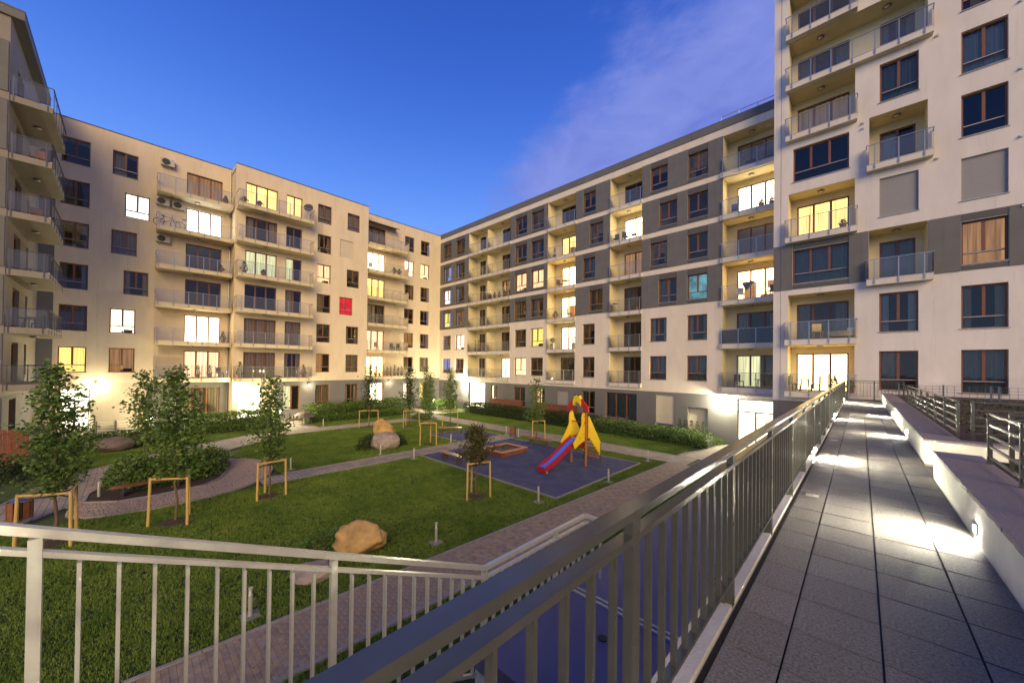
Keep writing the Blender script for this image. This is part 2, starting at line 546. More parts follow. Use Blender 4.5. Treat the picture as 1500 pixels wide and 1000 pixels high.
def curtain_mesh(w, h, kind):
    b = MB()
    n = max(10, int(w * 16))
    def drape(x0, x1):
        k = max(4, int((x1 - x0) * 16))
        pr = None
        for i in range(k + 1):
            x = x0 + (x1 - x0) * i / k
            yy = 0.035 * math.sin(i * 1.9) + 0.02 * math.sin(i * 0.77)
            cu = ((x, yy, 0.02), (x, yy, h - 0.02))
            if pr: b.quad(pr[0], cu[0], cu[1], pr[1])
            pr = cu
    if kind == 'side':
        drape(0.02, w * 0.26)
        drape(w * 0.76, w - 0.02)
    elif kind == 'half':
        drape(0.02, w * 0.55)
    else:
        drape(0.0, w)
    return b

LIT = {'faint': 'lit_faint', 'white': 'lit_white', 'cool': 'lit_cool', 'warm': 'lit_warm', 'yellow': 'lit_yellow', 'pink': 'lit_pink', 'amber': 'lit_amber', 'green': 'lit_green', 'teal': 'lit_teal', 'red': 'lit_red', 'dim': 'lit_dim', 'entr': 'entrance_light'}
def room_mesh(w, h, mat):
    # a small lit interior: back wall, side walls, ceiling, floor, a wardrobe and a picture
    b = MB()
    d = 1.5
    b.quad((0, d, 0), (w, d, 0), (w, d, h), (0, d, h), 0)
    b.quad((0, 0, 0), (0, d, 0), (0, d, h), (0, 0, h), 0)
    b.quad((w, d, 0), (w, 0, 0), (w, 0, h), (w, d, h), 0)
    b.quad((0, 0, h), (0, d, h), (w, d, h), (w, 0, h), 0)
    b.quad((0, d, 0), (0, 0, 0), (w, 0, 0), (w, d, 0), 1)
    b.box(w * 0.08, d - 0.35, 0.0, w * 0.34, d - 0.02, h * 0.72, 1)
    b.box(w * 0.62, d - 0.05, h * 0.5, w * 0.86, d - 0.02, h * 0.74, 1)
    b.box(w * 0.5, d * 0.5, 0.0, w * 0.8, d * 0.9, h * 0.25, 1)
    return b

def window(B, s, z, w, h, y=0.16, panes=2, low=0.56, fill='dark', name='window', label=None, sill=True, rail=True):
    """s,z: lower left corner in the facade frame. low: height of the fixed lower light (0 = full-height panes)."""
    fw, mw = 0.075, 0.11
    key = ('frame', round(w, 2), round(h, 2), panes, low)
    rects = []
    zl = low + 0.03 if low else fw
    for i in range(panes):
        x0 = fw if i == 0 else w * i / panes + mw / 2
        x1 = w - fw if i == panes - 1 else w * (i + 1) / panes - mw / 2
        rects.append((x0, x1, zl, h - fw))
    if low: rects.append((fw, w - fw, fw * 0.6, low - 0.04))
    def mk():
        b = MB()
        b.box(0, 0, 0, fw, 0.08, h); b.box(w - fw, 0, 0, w, 0.08, h)
        b.box(fw, 0.001, h - fw, w - fw, 0.08, h); b.box(fw, 0.001, 0, w - fw, 0.08, fw * 0.6)
        for i in range(1, panes):
            b.box(w * i / panes - mw / 2, -0.012, zl - 0.001, w * i / panes + mw / 2, 0.075, h - fw + 0.001)
        if low: b.box(fw, 0.002, low - 0.04, w - fw, 0.078, low + 0.03)
        return b.mesh('window_frame', 'wood_frame')
    f = add(name, cached(key, mk), B, (s, y, z))
    if label: f['label'] = label
    for (x0, x1, a, c) in rects:
        def mp(x0=x0, x1=x1, a=a, c=c):
            b = MB(); b.quad((0, 0, 0), (x1 - x0, 0, 0), (x1 - x0, 0, c - a), (0, 0, c - a)); return b.mesh('pane', 'pane_glass')
        add('pane', cached(('pane', round(x1 - x0, 2), round(c - a, 2)), mp), f, (x0, 0.045, a))
    if low and rail:
        def mr():
            b = MB(); b.box(fw, -0.02, 0, w - fw, 0.0, 0.035); return b.mesh('rail', 'sill_metal')
        add('transom_rail', cached(('trail', round(w, 2)), mr), f, (0, 0, low - 0.02))
    if sill and low:
        def ms():
            b = MB(); b.box(-0.05, -y - 0.05, -0.035, w + 0.05, 0.0, -0.002); return b.mesh('sill', 'sill_metal')
        add('sill', cached(('sill', round(w, 2), round(y, 2)), ms), f)
    CL_N[0] += 1
    cl = ('grey_cloth', 'pale_cloth', 'grey_cloth', 'beige_cloth', 'grey_cloth')[CL_N[0] * 7 % 5]
    if fill == 'dark' and CL_N[0] % 3 == 0: fill = 'room_faint'
    if fill != 'dark':
        if fill in ('side', 'half'):
            me = cached(('cur', round(w, 2), round(h, 2), fill, cl), lambda: curtain_mesh(w, h, fill).mesh('curtain', cl))
            add('curtain', me, f, (0, 0.22, 0))
        elif fill == 'cur':
            me = cached(('cur', round(w, 2), round(h, 2), fill, cl), lambda: curtain_mesh(w, h, fill).mesh('curtain', cl))
            add('curtain', me, f, (0, 0.22, 0))
        elif fill.startswith('room_'):
            mt = LIT[fill[5:]] + ('_strong' if not low and LIT[fill[5:]] + '_strong' in M else '')
            me = cached(('room', round(w, 2), round(h, 2), fill), lambda: room_mesh(w, h, mt).mesh('room', [mt, 'rattan']))
            add('lit_room', me, f, (0, 0.12, 0))
        elif fill.startswith('part_'):
            mt = LIT[fill[5:]]
            me = cached(('cur', round(w, 2), round(h, 2), fill), lambda: curtain_mesh(w, h, 'half').mesh('curtain', mt))
            add('lit_curtain', me, f, (0, 0.22, 0))
        else:
            mt = LIT[fill] + ('_strong' if not low and LIT[fill] + '_strong' in M else '')
            me = cached(('cur', round(w, 2), round(h, 2), fill, mt), lambda: curtain_mesh(w, h, 'full').mesh('curtain', mt))
            add('lit_curtain', me, f, (0, 0.22, 0))
            v = WIN_N[0] % 3
            WIN_N[0] += 1
            if low and v and fill not in ('red', 'teal'):
                def mi():
                    q = MB(); rr = random.Random(int(w * 100) + v)
                    for _ in range(2 + v):
                        x = rr.uniform(.15, w - .2); q.tube((x, .12, .03), (x, .12, .14), .05, .06, 7); q.tube((x, .12, .14), (x + .02, .12, .14 + rr.uniform(.05, .16)), .07, .03, 7)
                    if v: q.box(w * .55, .16, .02, w * .9, .19, .3)
                    return q.mesh('sill_plants', 'leaf_dark')
                add('sill_plants', cached(('si', round(w, 2), v), mi), f)['kind'] = 'stuff'
    return f
WIN_N = [0]
CL_N = [0]

def shutter(B, s, z, w, h, mat='shutter_grey', y=0.1, label=None):
    def mk():
        b = MB()
        n = int(h / 0.055)
        for i in range(n):
            a = h * i / n
            b.box(0, 0.006 * (i % 2), a, w, 0.03, h * (i + 1) / n - 0.004)
        b.box(-0.0, 0.012, 0, w, 0.035, h)
        return b.mesh('roller_shutter', mat)
    o = add('roller_shutter', cached(('shut', round(w, 2), round(h, 2), mat), mk), B, (s, y, z))
    if label: o['label'] = label
    def ms():
        b = MB(); b.box(-0.05, -y - 0.05, -0.035, w + 0.05, 0.0, -0.002); return b.mesh('sill', 'sill_metal')
    add('sill', cached(('sill', round(w, 2), round(y, 2)), ms), o)
    return o

def post_mesh(hh=1.34, pm='balcony_steel'):
    def mk():
        b = MB(); b.box(-0.025, -0.012, -0.30, 0.025, 0.0, hh - 0.30); b.box(-0.035, -0.018, -0.22, 0.035, 0.0, -0.12); return b.mesh('post', pm)
    return cached(('post', hh, pm), mk)
def hpost_mesh(pm='balcony_steel'):
    def mk():
        b = MB(); b.box(-0.012, -0.025, -0.30, 0.0, 0.025, 1.04); return b.mesh('post', pm)
    return cached(('hpost', pm), mk)
def balcony(B, s0, s1, z, p, yw=0.0, n=None, left=True, right=True, slab=0.34, glassmat='rail_glass', inset=0.0, label=None, rail_h=1.04, slabmat='slab_paint', postmat='balcony_steel'):
    """Balcony slab standing p out of the facade plane yw, with posts, glass and handrail on its outer faces."""
    b = MB()
    b.box(s0, yw - p, z - slab, s1, yw + inset, z - 0.001)
    b.box(s0 - 0.012, yw - p - 0.012, z - 0.03, s1 + 0.012, yw - p + 0.05, z + 0.012, 1)
    o = part('balcony', b, [slabmat, 'sill_metal'], B)
    if label: o['label'] = label
    L = s1 - s0
    n = n or max(2, round(L / 1.15))
    e = 0.30 if L > 2 and (left and right) else 0.12
    xs = [s0 + e + (L - 2 * e) * i / n for i in range(n + 1)]
    yo = yw - p - 0.012
    for x in xs:
        add('post', post_mesh(pm=postmat), o, (x, yo, z))
    gx = [s0 + 0.02] + xs + [s1 - 0.02]
    for a, c in zip(gx[:-1], gx[1:]):
        if c - a < 0.1: continue
        def mk(a=a, c=c):
            g = MB(); g.quad((0, 0, 0), (c - a - 0.05, 0, 0), (c - a - 0.05, 0, rail_h - 0.12), (0, 0, rail_h - 0.12)); return g.mesh('glass_panel', glassmat)
        add('glass_panel', cached(('gp', round(c - a, 2), glassmat), mk), o, (a + 0.025, yo + 0.006, z + 0.06))
    hr = MB()
    hr.box(s0 - 0.012, yo - 0.03, z + rail_h - 0.03, s1 + 0.012, yo + 0.015, z + rail_h + 0.005)
    for side, on in ((s0 - 0.012, left), (s1 + 0.012, right)):
        if on and p > 0.2:
            sx = -1 if side < s0 else 1
            hr.box(side - 0.02, yo + 0.0151, z + rail_h - 0.03, side + 0.02, yw, z + rail_h + 0.005)
            k = 2 if p > 0.8 else 1
            for i in range(k):
                yy = yw - 0.12 - (p - 0.3) * i / max(1, k - 1) if k > 1 else yw - p * 0.45
                add('post', hpost_mesh(postmat), o, (side + (0.012 if sx > 0 else 0.0), yy, z))
            g = MB(); g.quad((0, 0, 0), (0, p - 0.06, 0), (0, p - 0.06, rail_h - 0.12), (0, 0, rail_h - 0.12))
            add('glass_panel', cached(('gs', round(p, 2), glassmat), lambda: g.mesh('glass_panel', glassmat)), o, (side, yo + 0.04, z + 0.06))
    part('handrail', hr, postmat, o)
    return o

def loggia(B, s0, s1, z, h, door, dep=1.35, fill='dark', panes=2, lamp=True, label=None, dh=2.3, mats='loggia_plaster'):
    """Recess with plastered sides and a glazed door (a,b) in its back wall; returns nothing."""
    b = MB()
    y0 = 0.02
    b.quad((s0, y0, z), (s0, dep, z), (s0, dep, z + h), (s0, y0, z + h))
    b.quad((s1, dep, z), (s1, y0, z), (s1, y0, z + h), (s1, dep, z + h))
    b.quad((s0, y0, z + h), (s0, dep, z + h), (s1, dep, z + h), (s1, y0, z + h))
    b.quad((s0, dep, z), (s0, y0, z), (s1, y0, z), (s1, dep, z), 1)
    doors = door if isinstance(door, list) else [(door[0], door[1], fill, panes)]
    xs = [s0]
    for d in doors: xs += [d[0], d[1]]
    xs.append(s1)
    for i in range(len(xs) - 1):
        lo = z if i % 2 == 0 else z + dh
        if xs[i + 1] - xs[i] > 0.005:
            b.quad((xs[i], dep, lo), (xs[i + 1], dep, lo), (xs[i + 1], dep, z + h), (xs[i], dep, z + h))
    for d in doors:
        a, c = d[0], d[1]
        b.quad((a, dep, z), (a, dep + .15, z), (a, dep + .15, z + dh), (a, dep, z + dh))
        b.quad((c, dep + .15, z), (c, dep, z), (c, dep, z + dh), (c, dep + .15, z + dh))
        b.quad((a, dep, z + dh), (a, dep + .15, z + dh), (c, dep + .15, z + dh), (c, dep, z + dh))
    part('loggia', b, [mats, 'kerb'], B)
    for d in doors:
        window(B, d[0], z + 0.02, d[1] - d[0], dh - 0.02, y=dep + 0.06, panes=d[3], low=0, fill=d[2], name='balcony_door', label=label)
    if lamp: ceiling_lamp(B, (s0 + s1) / 2, dep * 0.45, z + h)

def ceiling_lamp(B, x, y, z):
    def mk():
        b = MB(); b.ring((0, 0, -0.05), (0, 0, 1), 0.15, 0.03, 16, 5, 0); b.tube((0, 0, -0.07), (0, 0, -0.001), 0.12, n=16, mi=1); return b.mesh('ceiling_lamp', ['steel_dark', 'white_paint'], True)
    add('ceiling_lamp', cached('clamp', mk), B, (x, y, z))

def panel(B, s0, s1, z0, z1, t=0.05, mat='grey_panel', y=0.0):
    g = 0.012
    def mk():
        b = MB(); b.box(g, 0, g, s1 - s0 - g, t, z1 - z0 - g); return b.mesh('panel', mat)
    return add('panel' if mat == 'grey_panel' else 'spandrel_panel', cached(('pan', round(s1 - s0, 2), round(z1 - z0, 2), t, mat), mk), B, (s0, y - t, z0))

FL = lambda n: 4.1 + 3.1 * (n - 1)
# ================================================================== buildings
def roof_and_core(B, s0, s1, ztop, y0=0.0, depth=13.0, core=3.2, par=0.32):
    b = MB()
    b.box(s0, y0 + 0.25, ztop - 0.55, s1, y0 + depth, ztop - 0.40)
    b.box(s0 - 0.0, y0 - 0.05, ztop - 0.012, s1 + 0.0, y0 + par, ztop + 0.035, 1)
    b.box(s0, y0 + 0.2, ztop - 0.55, s1, y0 + par - 0.03, ztop - 0.013, 0)
    part('roof', b, ['grey_plaster', 'roof_metal'], B)
    c = MB()
    c.box(s0 + 0.05, y0 + core, 0.0, s1 - 0.05, y0 + depth - 0.05, ztop - 0.56)
    part('inner_wall', c, 'room_dark', B)

# ---- right wing: grey-banded block with recessed loggias
wing = thing('apartment_building', 'long right-hand apartment block with four dark grey panelled storeys above white ones and recessed loggias', 'building', (-41.905, 29.666, 0))
WA = {'A': (0.4, 2.2), 'B': (3.2, 5.0), 'C': (13.93, 15.64), 'D': (16.3, 18.0), 'E': (22.8, 24.1), 'Es': (23.5, 24.9), 'F': (29.28, 30.65), 'Fs': (30.0, 31.4), 'G': (32.2, 33.62)}
WL = {1: (5.83, 13.17), 2: (18.53, 21.93), 3: (25.6, 28.55), 4: (34.63, 37.9)}
W_FILL = {  # rows 1..6
    'A': ['dark', 'cur', 'part_yellow', 'part_white', 'side', 'dark'],  # the white half curtain stands in for a lamp reflected in the pane
    'B': ['side', 'lit_white', 'dim', 'side', 'half', 'dark'],
    'C': ['warm', 'side', 'side', 'pink', 'dark', 'dark'],
    'D': ['dark', 'yellow', 'half', 'pink', 'half', 'dark'],
    'E': ['half', 'dark', 'half', 'cur', 'dark', 'dark'],
    'F': ['cur', 'side', 'half', 'dark', 'dark', 'dark'],
    'G': ['cur', 'side', 'teal', 'dark', 'dark', 'dark'],
}
LIT['lit_white'] = 'lit_white'
holes = []
for n in range(1, 7):
    f = FL(n)
    for k in 'ABCDEFG':
        kk = k + 's' if k in 'EF' and n in (3, 5) else k
        a, c = WA[kk]
        holes.append((a, c, f + .38, f + 2.28, .3, 2 if n >= 3 else 0))
    for q, (a, c) in WL.items():
        holes.append((a, c, f, f + 2.72, 0.03, 0))
# ground floor openings of the wing
WG = [(6.0, 9.1, 0.0, 3.42, .3), (10.2, 11.3, 1.2, 3.2, .25), (13.9, 15.6, 1.1, 3.2, .25), (16.9, 18.3, 1.1, 3.2, .25), (19.9, 21.3, 1.1, 3.1, .12), (22.8, 24.2, 1.15, 3.2, .25), (25.3, 28.2, .9, 3.2, .25), (29.85, 31.3, 1.0, 3.25, .14), (32.3, 33.7, 0.7, 2.45, .35), (35.6, 37.75, 0.05, 3.3, .3)]
holes += WG
wall(wing, 'wall', -0.35, 37.92, 0.0, 22.9, holes, ['plaster', 'grey_plaster', 'grey_spandrel'], lambda x, z: 1 if z < 3.5 else 0)
for n in range(1, 7):
    f = FL(n)
    cols = []
    for k in 'ABCDEFG':
        kk = k + 's' if k in 'EF' and n in (3, 5) else k
        a, c = WA[kk]
        cols.append((a, c))
        fill = W_FILL[k][n - 1]
        fill = {'lit_white': 'white'}.get(fill, fill)
        lb = {('G', 3): 'window with teal blue light behind its glass', ('B', 2): 'brightly lit white window without curtains', ('C', 4): 'window glowing pink orange', ('D', 4): 'window glowing pink orange'}.get((k, n))
        window(wing, a, f + .38, c - a, 1.9, fill=fill, label=lb)
    if n >= 3:
        z0, z1 = f + .05, f + 2.75
        edges = [-0.35]
        for o in sorted(cols + list(WL.values())):
            edges += [o[0], o[1]]
        edges.append(37.92)
        isw = {round(c[0], 2) for c in cols}
        for i in range(0, len(edges) - 1, 2):
            a = edges[i] + (.0 if i > 0 and round(edges[i - 1], 2) in isw else 0)
            c = edges[i + 1] - (.0 if i + 1 < len(edges) - 1 and round(edges[i + 1], 2) in isw else 0)
            if c - a > 0.05: panel(wing, a, c, z0, z1)
        for a, c in cols:
            panel(wing, a, c, z0, f + .345, .025, 'grey_spandrel')
            panel(wing, a, c, f + 2.28, z1, .025, 'grey_spandrel')
L2 = {1: 'dark', 2: 'white', 3: 'room_warm', 4: 'warm', 5: 'room_yellow', 6: 'dark'}
L3 = {1: 'side', 2: 'side', 3: 'half', 4: 'amber', 5: 'white', 6: 'dark'}
L4 = {1: 'part_green', 2: 'side', 3: 'room_warm', 4: 'dark', 5: 'white', 6: 'dark'}
LIT['green'] = 'lit_green'
for n in range(1, 7):
    f = FL(n)
    l1b = {4: 'amber', 1: 'white'}.get(n, 'side')
    loggia(wing, *WL[1], f, 2.72, [(6.45, 7.55, 'side', 1), (10.5, 11.85, l1b, 2)], lamp=False)
    ceiling_lamp(wing, 7.6, .6, f + 2.72); ceiling_lamp(wing, 11.2, .6, f + 2.72)
    pb = MB(); pb.box(9.25, 0.05, f + 0.01, 9.36, 1.345, f + 2.3)
    part('partition', pb, 'loggia_plaster', wing)
    loggia(wing, *WL[2], f, 2.72, (19.3, 21.1), fill=L2[n])
    loggia(wing, *WL[3], f, 2.72, (26.3, 28.4), fill=L3[n])
    loggia(wing, *WL[4], f, 2.72, (35.25, 37.85), fill=L4[n], panes=3, label='balcony door with warm lit room and orange wall' if n == 3 else None)
    balcony(wing, WL[1][0] - .05, WL[1][1] + .05, f, .16, n=8, left=False, right=False, inset=.03)
    balcony(wing, WL[2][0] - .05, WL[2][1] + .05, f, .16, n=3, left=False, right=False, inset=.03)
    balcony(wing, WL[3][0] - .05, WL[3][1] + .05, f, .16, n=3, left=False, right=False, inset=.03)
    balcony(wing, WL[4][0] - .12, WL[4][1], f, .2, n=3, left=True, right=False, inset=.03, glassmat='smoked_glass' if n == 2 else 'rail_glass', label='balcony with smoked brown glass' if n == 2 else None)
for i in range(7):
    a = -0.35 + 38.27 * i / 7
    panel(wing, a, a + 38.27 / 7, 22.9, 23.46, .06)
roof_and_core(wing, -0.35, 37.92, 23.47)
# ground floor glazing of the wing
window(wing, 10.2, 1.2, 1.1, 2.0, fill='half'); window(wing, 13.9, 1.1, 1.7, 2.1, fill='dark'); window(wing, 16.9, 1.1, 1.4, 2.1, fill='part_pink')
shutter(wing, 19.9, 1.1, 1.4, 2.0, 'shutter_grey')
window(wing, 22.8, 1.15, 1.4, 2.05, fill='side')
window(wing, 25.3, .9, 2.9, 2.3, panes=3, low=0, fill='cur', name='terrace_door')
shutter(wing, 29.85, 1.0, 1.45, 2.25, 'shutter_cream', label='closed cream roller shutter')
shutter(wing, 32.3, .7, 1.4, 1.75, 'shutter_cream', y=.3)
def entrance(B, s0, s1, z1, y, name='entrance_door', low=0.05, label=None, tr=2.35, backing=True):
    fr = MB()
    w = s1 - s0
    for x in (s0, s1 - .07): fr.box(x, y, low, x + .07, y + .09, z1)
    fr.box(s0 + .07, y + .001, z1 - .08, s1 - .07, y + .09, z1)
    fr.box(s0 + .07, y + .001, tr, s1 - .07, y + .09, tr + .1)
    for i in range(1, max(2, round(w / 1.05))):
        x = s0 + w * i / max(2, round(w / 1.05))
        fr.box(x - .06, y - .005, low, x + .06, y + .085, tr)
    o = part(name, fr, 'steel_dark', B)
    if label: o['label'] = label
    g = MB(); g.quad((s0 + .07, y + .045, low), (s1 - .07, y + .045, low), (s1 - .07, y + .045, z1 - .08), (s0 + .07, y + .045, z1 - .08))
    part('pane', g, 'pane_glass', o)
    h = MB(); h.tube((s0 + w * .5 - .12, y - .05, .9), (s0 + w * .5 - .12, y - .05, 1.6), .018)
    part('handle', h, 'steel', o)
    if backing:
        d = 1.6
        c = MB()
        c.quad((s0, y + d, low), (s1, y + d, low), (s1, y + d, z1), (s0, y + d, z1)); c.quad((s0, y + .1, z1), (s0, y + d, z1), (s1, y + d, z1), (s1, y + .1, z1))
        c.quad((s0, y + d, low), (s0, y + .1, low), (s1, y + .1, low), (s1, y + d, low), 1)
        c.quad((s0, y + .1, low), (s0, y + d, low), (s0, y + d, z1), (s0, y + .1, z1)); c.quad((s1, y + d, low), (s1, y + .1, low), (s1, y + .1, z1), (s1, y + d, z1))
        c.box(s0 + w * .62, y + d - .12, 1.2, s0 + w * .9, y + d - .02, 1.9, 1)
        part('lit_lobby', c, ['entrance_light', 'concrete'], o)
    return o
entrance(wing, 6.05, 9.05, 3.4, .2, label='wide glazed passage lit bright white', tr=2.6)
entrance(wing, 35.6, 37.75, 3.28, .2, label='glazed entrance door lit white beside the tower')
cb = MB()
cb.quad((34.3, -1.05, 3.62), (36.1, -1.05, 3.62), (36.1, -.02, 3.50), (34.3, -.02, 3.50)); cb.quad((34.3, -.02, 3.47), (36.1, -.02, 3.47), (36.1, -1.05, 3.59), (34.3, -1.05, 3.59))
cb.box(36.2, -1.05, 3.56, 37.85, -.02, 3.6)
cb.beam((34.4, -.02, 3.3), (34.4, -1.0, 3.58), .04, .04)
part('canopy', cb, 'white_paint', wing)

# ---- tower at the end of the walkway
tower = thing('tower_block', 'tall pale tower block with one grey band and brown framed windows at the walkway end', 'building', (0, 27.851, 0))
TZ = lambda n: FL(n)
t_holes = []
LT = (-3.24, -.26); MT = (.31, 2.44)
left_kind = {1: 'L', 2: 'L', 3: 'W', 4: 'L', 5: 'W', 6: 'L', 7: 'X', 8: 'L', 9: 'L'}
mid_kind = {1: 'W', 2: 'W', 3: 'L', 4: 'S', 5: 'L', 6: 'W', 7: 'X', 8: 'N', 9: 'L'}
for n in range(1, 10):
    f = FL(n)
    if left_kind[n] == 'L': t_holes.append((*LT, f, f + 2.72, .03))
    elif left_kind[n] == 'W': t_holes.append((-3.02, -.5, f + .3, f + 2.33, .3, 2 if n == 3 else 0))
    else: t_holes.append((LT[0], MT[1], f, f + 2.72, .03))
    if mid_kind[n] in 'WS': t_holes.append((.71, 2.13, f + .26, f + 2.33, .3 if mid_kind[n] == 'W' else .16))
    elif mid_kind[n] == 'L': t_holes.append((*MT, f, f + 2.72, .03))
    t_holes.append((3.52, 4.91, f + .26, f + 2.33, .3 if n != 4 else .16, 2 if n == 3 else 0))
    t_holes.append((7.0, 8.4, f + .26, f + 2.33, .3))
wall(tower, 'wall', -3.98, 11.0, 0.0, 33.2, t_holes, ['plaster_pale', 'grey_plaster', 'grey_spandrel'], lambda x, z: 1 if z < 3.5 else 0)
b = MB()
b.quad((-3.98, 13, 0), (-3.98, 0, 0), (-3.98, 0, 33.2), (-3.98, 13, 33.2)); b.quad((11, 0, 0), (11, 13, 0), (11, 13, 33.2), (11, 0, 33.2))
part('side_wall', b, 'plaster_pale', tower)
b = MB(); b.box(-3.625, -.004, 3.5, -3.605, -.0005, 33.1); part('expansion_joint', b, 'steel_dark', tower)
roof_and_core(tower, -3.98, 11.0, 33.25)
TF = {1: 'room_warm', 2: 'side', 4: 'room_yellow', 6: 'half', 8: 'dark', 9: 'dark'}
for n in range(1, 10):
    f = FL(n)
    gm = 'rail_glass'
    if left_kind[n] == 'L':
        fill = {1: 'warm', 2: 'side', 4: 'yellow', 6: 'dim', 8: 'dark', 9: 'dark'}[n]
        loggia(tower, *LT, f, 2.72, (-2.95, -.52), fill=fill, panes=3, label='balcony doors of a lit room beside the walkway' if n == 1 else None)
        balcony(tower, -3.36, -.17, f, .38, n=3)
    elif left_kind[n] == 'W':
        window(tower, -3.02, f + .3, 2.52, 2.03, panes=3, low=.6, fill='cur' if n == 3 else 'dark')
    else:
        loggia(tower, LT[0], MT[1], f, 2.72, [(-2.95, -.52, 'side', 3), (.75, 2.1, 'side', 2)], lamp=False)
        ceiling_lamp(tower, -1.8, .6, f + 2.72); ceiling_lamp(tower, 1.0, .6, f + 2.72)
        balcony(tower, -3.36, 2.6, f, .38, n=6)
    if mid_kind[n] == 'W':
        window(tower, .71, f + .26, 1.42, 2.07, fill={1: 'half', 2: 'side', 6: 'cur'}[n])
    elif mid_kind[n] == 'S':
        shutter(tower, .71, f + .26, 1.42, 2.07)
    elif mid_kind[n] == 'L':
        loggia(tower, *MT, f, 2.72, (.75, 2.12), fill='cur' if n == 3 else 'half', panes=2)
        balcony(tower, MT[0] - .1, 2.6, f, .38, n=2)
    if n == 4: shutter(tower, 3.52, f + .26, 1.39, 2.07)
    else: window(tower, 3.52, f + .26, 1.39, 2.07, fill={1: 'cur', 2: 'side', 3: 'amber', 5: 'dark', 6: 'cur', 7: 'dark', 8: 'cur', 9: 'cur'}[n], label='window with amber lit curtains' if n == 3 else None)
    window(tower, 7.0, f + .26, 1.4, 2.07, fill='cur')
f = FL(3); z0, z1 = f - .05, f + 2.72
for a, c in ((-3.98, -3.62), (-3.60, -3.02), (-.5, MT[0]), (MT[1], 3.52), (4.91, 6.95), (8.5, 11.0)):
    panel(tower, a, c, z0, z1)
for a, c in ((-3.02, -.5), (3.52, 4.91)):
    panel(tower, a, c, z0, f + .2 if c > 0 else f + .24, .025, 'grey_spandrel'); panel(tower, a, c, f + 2.35, z1, .025, 'grey_spandrel')
# little vent cowls on the tower wall
def cowl():
    m = MB(); m.tube((0, -.10, 0), (0, 0, 0), .05, n=10); m.box(-.07, -.02, -.06, .07, -.001, .06); return m.mesh('vent_cowl', 'steel')
for x, z in ((2.75, FL(7) - .45), (2.75, FL(5) - .45), (.05, FL(6) - .55), (.05, FL(6) - .85), (5.25, FL(8) - .5), (5.25, FL(7) - .4), (5.25, FL(6) - .4), (5.25, FL(5) - .4), (5.3, FL(4) - .5)):
    add('vent_cowl', cached('cowl', cowl), tower, (x, 0, z))

# ---- left building in three sections
left = thing('courtyard_building', 'cream left-hand apartment block with rows of long projecting glass balconies', 'building', (-42.313, 0, 0), R(90))
Y1, Y2, Y3 = 0.0, -1.783, -0.12
def hset(lst): return [(a, c, z, z2, .3) for a, c, z, z2 in lst]
h1, h2, h3 = [], [], []
for n in range(1, 7):
    f = FL(n)
    wt = (-.4, 1.0) if n in (3, 5) else (-1.1, .3)
    h1 += [(-3.62, -2.24, f + .5, f + 2.4, .3), (*wt, f + .5, f + 2.4, .3), (3.25, 5.7, f, f + 2.35, .3)]
    w2 = (15.5, 16.9) if n in (3, 5) else (16.25, 17.6)
    h2 += [(7.15, 9.65, f, f + 2.35, .3), (10.4, 11.8, f, f + 2.35, .3), (13.25, 14.6, f + .5, f + 2.4, .3), (*w2, f + .5, f + 2.4, .3 if n != 5 else .16)]
    h3 += [(19.15, 21.5, f, f + 2.35, .3), (24.15, 25.5, f + .5, f + 2.4, .3), (26.5, 27.85, f + .5, f + 2.4, .3)]
h1 += [(-3.6, -2.0, .25, 3.4, .9), (3.0, 5.75, .9, 3.25, .3)]
h2 += [(6.75, 8.75, .1, 3.4, .8), (10.35, 11.8, .9, 3.3, .3), (13.25, 14.6, 1.0, 3.3, .3), (16.25, 17.6, 1.1, 3.3, .3)]
h3 += [(19.8, 21.5, .9, 3.3, .3), (24.2, 25.4, 1.1, 3.2, .3), (26.6, 27.8, 1.1, 3.2, .3)]
wall(left, 'wall', -4.6, 6.4, 0, 23.35, h1, ['plaster_cream', 'grey_plaster', 'beige_plaster'], lambda x, z: 0 if z > 3.75 else (2 if x < 1.0 else 1), Y1)
wall(left, 'wall', 6.4, 18.58, 0, 23.35, h2, ['plaster_cream', 'grey_plaster', 'beige_plaster'], lambda x, z: 0 if z > 3.75 else (2 if x < 9.5 else 1), Y2)
wall(left, 'wall', 18.58, 29.66, 0, 23.35, h3, ['plaster_cream', 'grey_plaster'], lambda x, z: 0 if z > 3.75 else 1, Y3)
b = MB()
b.quad((6.4, Y1, 0), (6.4, Y2, 0), (6.4, Y2, 23.35), (6.4, Y1, 23.35)); b.quad((18.58, Y2, 0), (18.58, Y3, 0), (18.58, Y3, 23.35), (18.58, Y2, 23.35))
part('side_wall', b, 'plaster_cream', left)
roof_and_core(left, -4.6, 6.39, 23.36, Y1); roof_and_core(left, 6.4, 18.58, 23.37, Y2); roof_and_core(left, 18.59, 29.66, 23.36, Y3)
b = MB(); b.box(-4.58, -.03, 3.76, -3.85, -.001, 23.3); part('cladding_strip', b, 'grey_plaster', left)
b = MB(); b.tube((6.28, Y1 - .06, .2), (6.28, Y1 - .06, 23.2), .05); part('downpipe', b, 'steel_dark', left)
D1 = {1: 'pink', 2: 'white', 3: 'dark', 4: 'dark', 5: 'cool', 6: 'amber'}
W2F = {1: 'amber', 2: 'white', 3: 'side', 4: 'cur', 5: 'cool', 6: 'half'}
W1F = {1: 'yellow', 2: 'cur', 3: 'side', 4: 'dark', 5: 'half', 6: 'dark'}
D2 = {1: 'cur', 2: 'cur', 3: 'dark', 4: 'green', 5: 'side', 6: 'yellow'}
D2b = {1: 'side', 2: 'cur', 3: 'half', 4: 'part_green', 5: 'dark', 6: 'yellow'}
C1 = {1: 'part_amber', 2: 'dark', 3: 'half', 4: 'pink', 5: 'side', 6: 'cur'}
C2 = {1: 'cur', 2: 'side', 3: 'red', 4: 'dark', 5: 'S', 6: 'cur'}
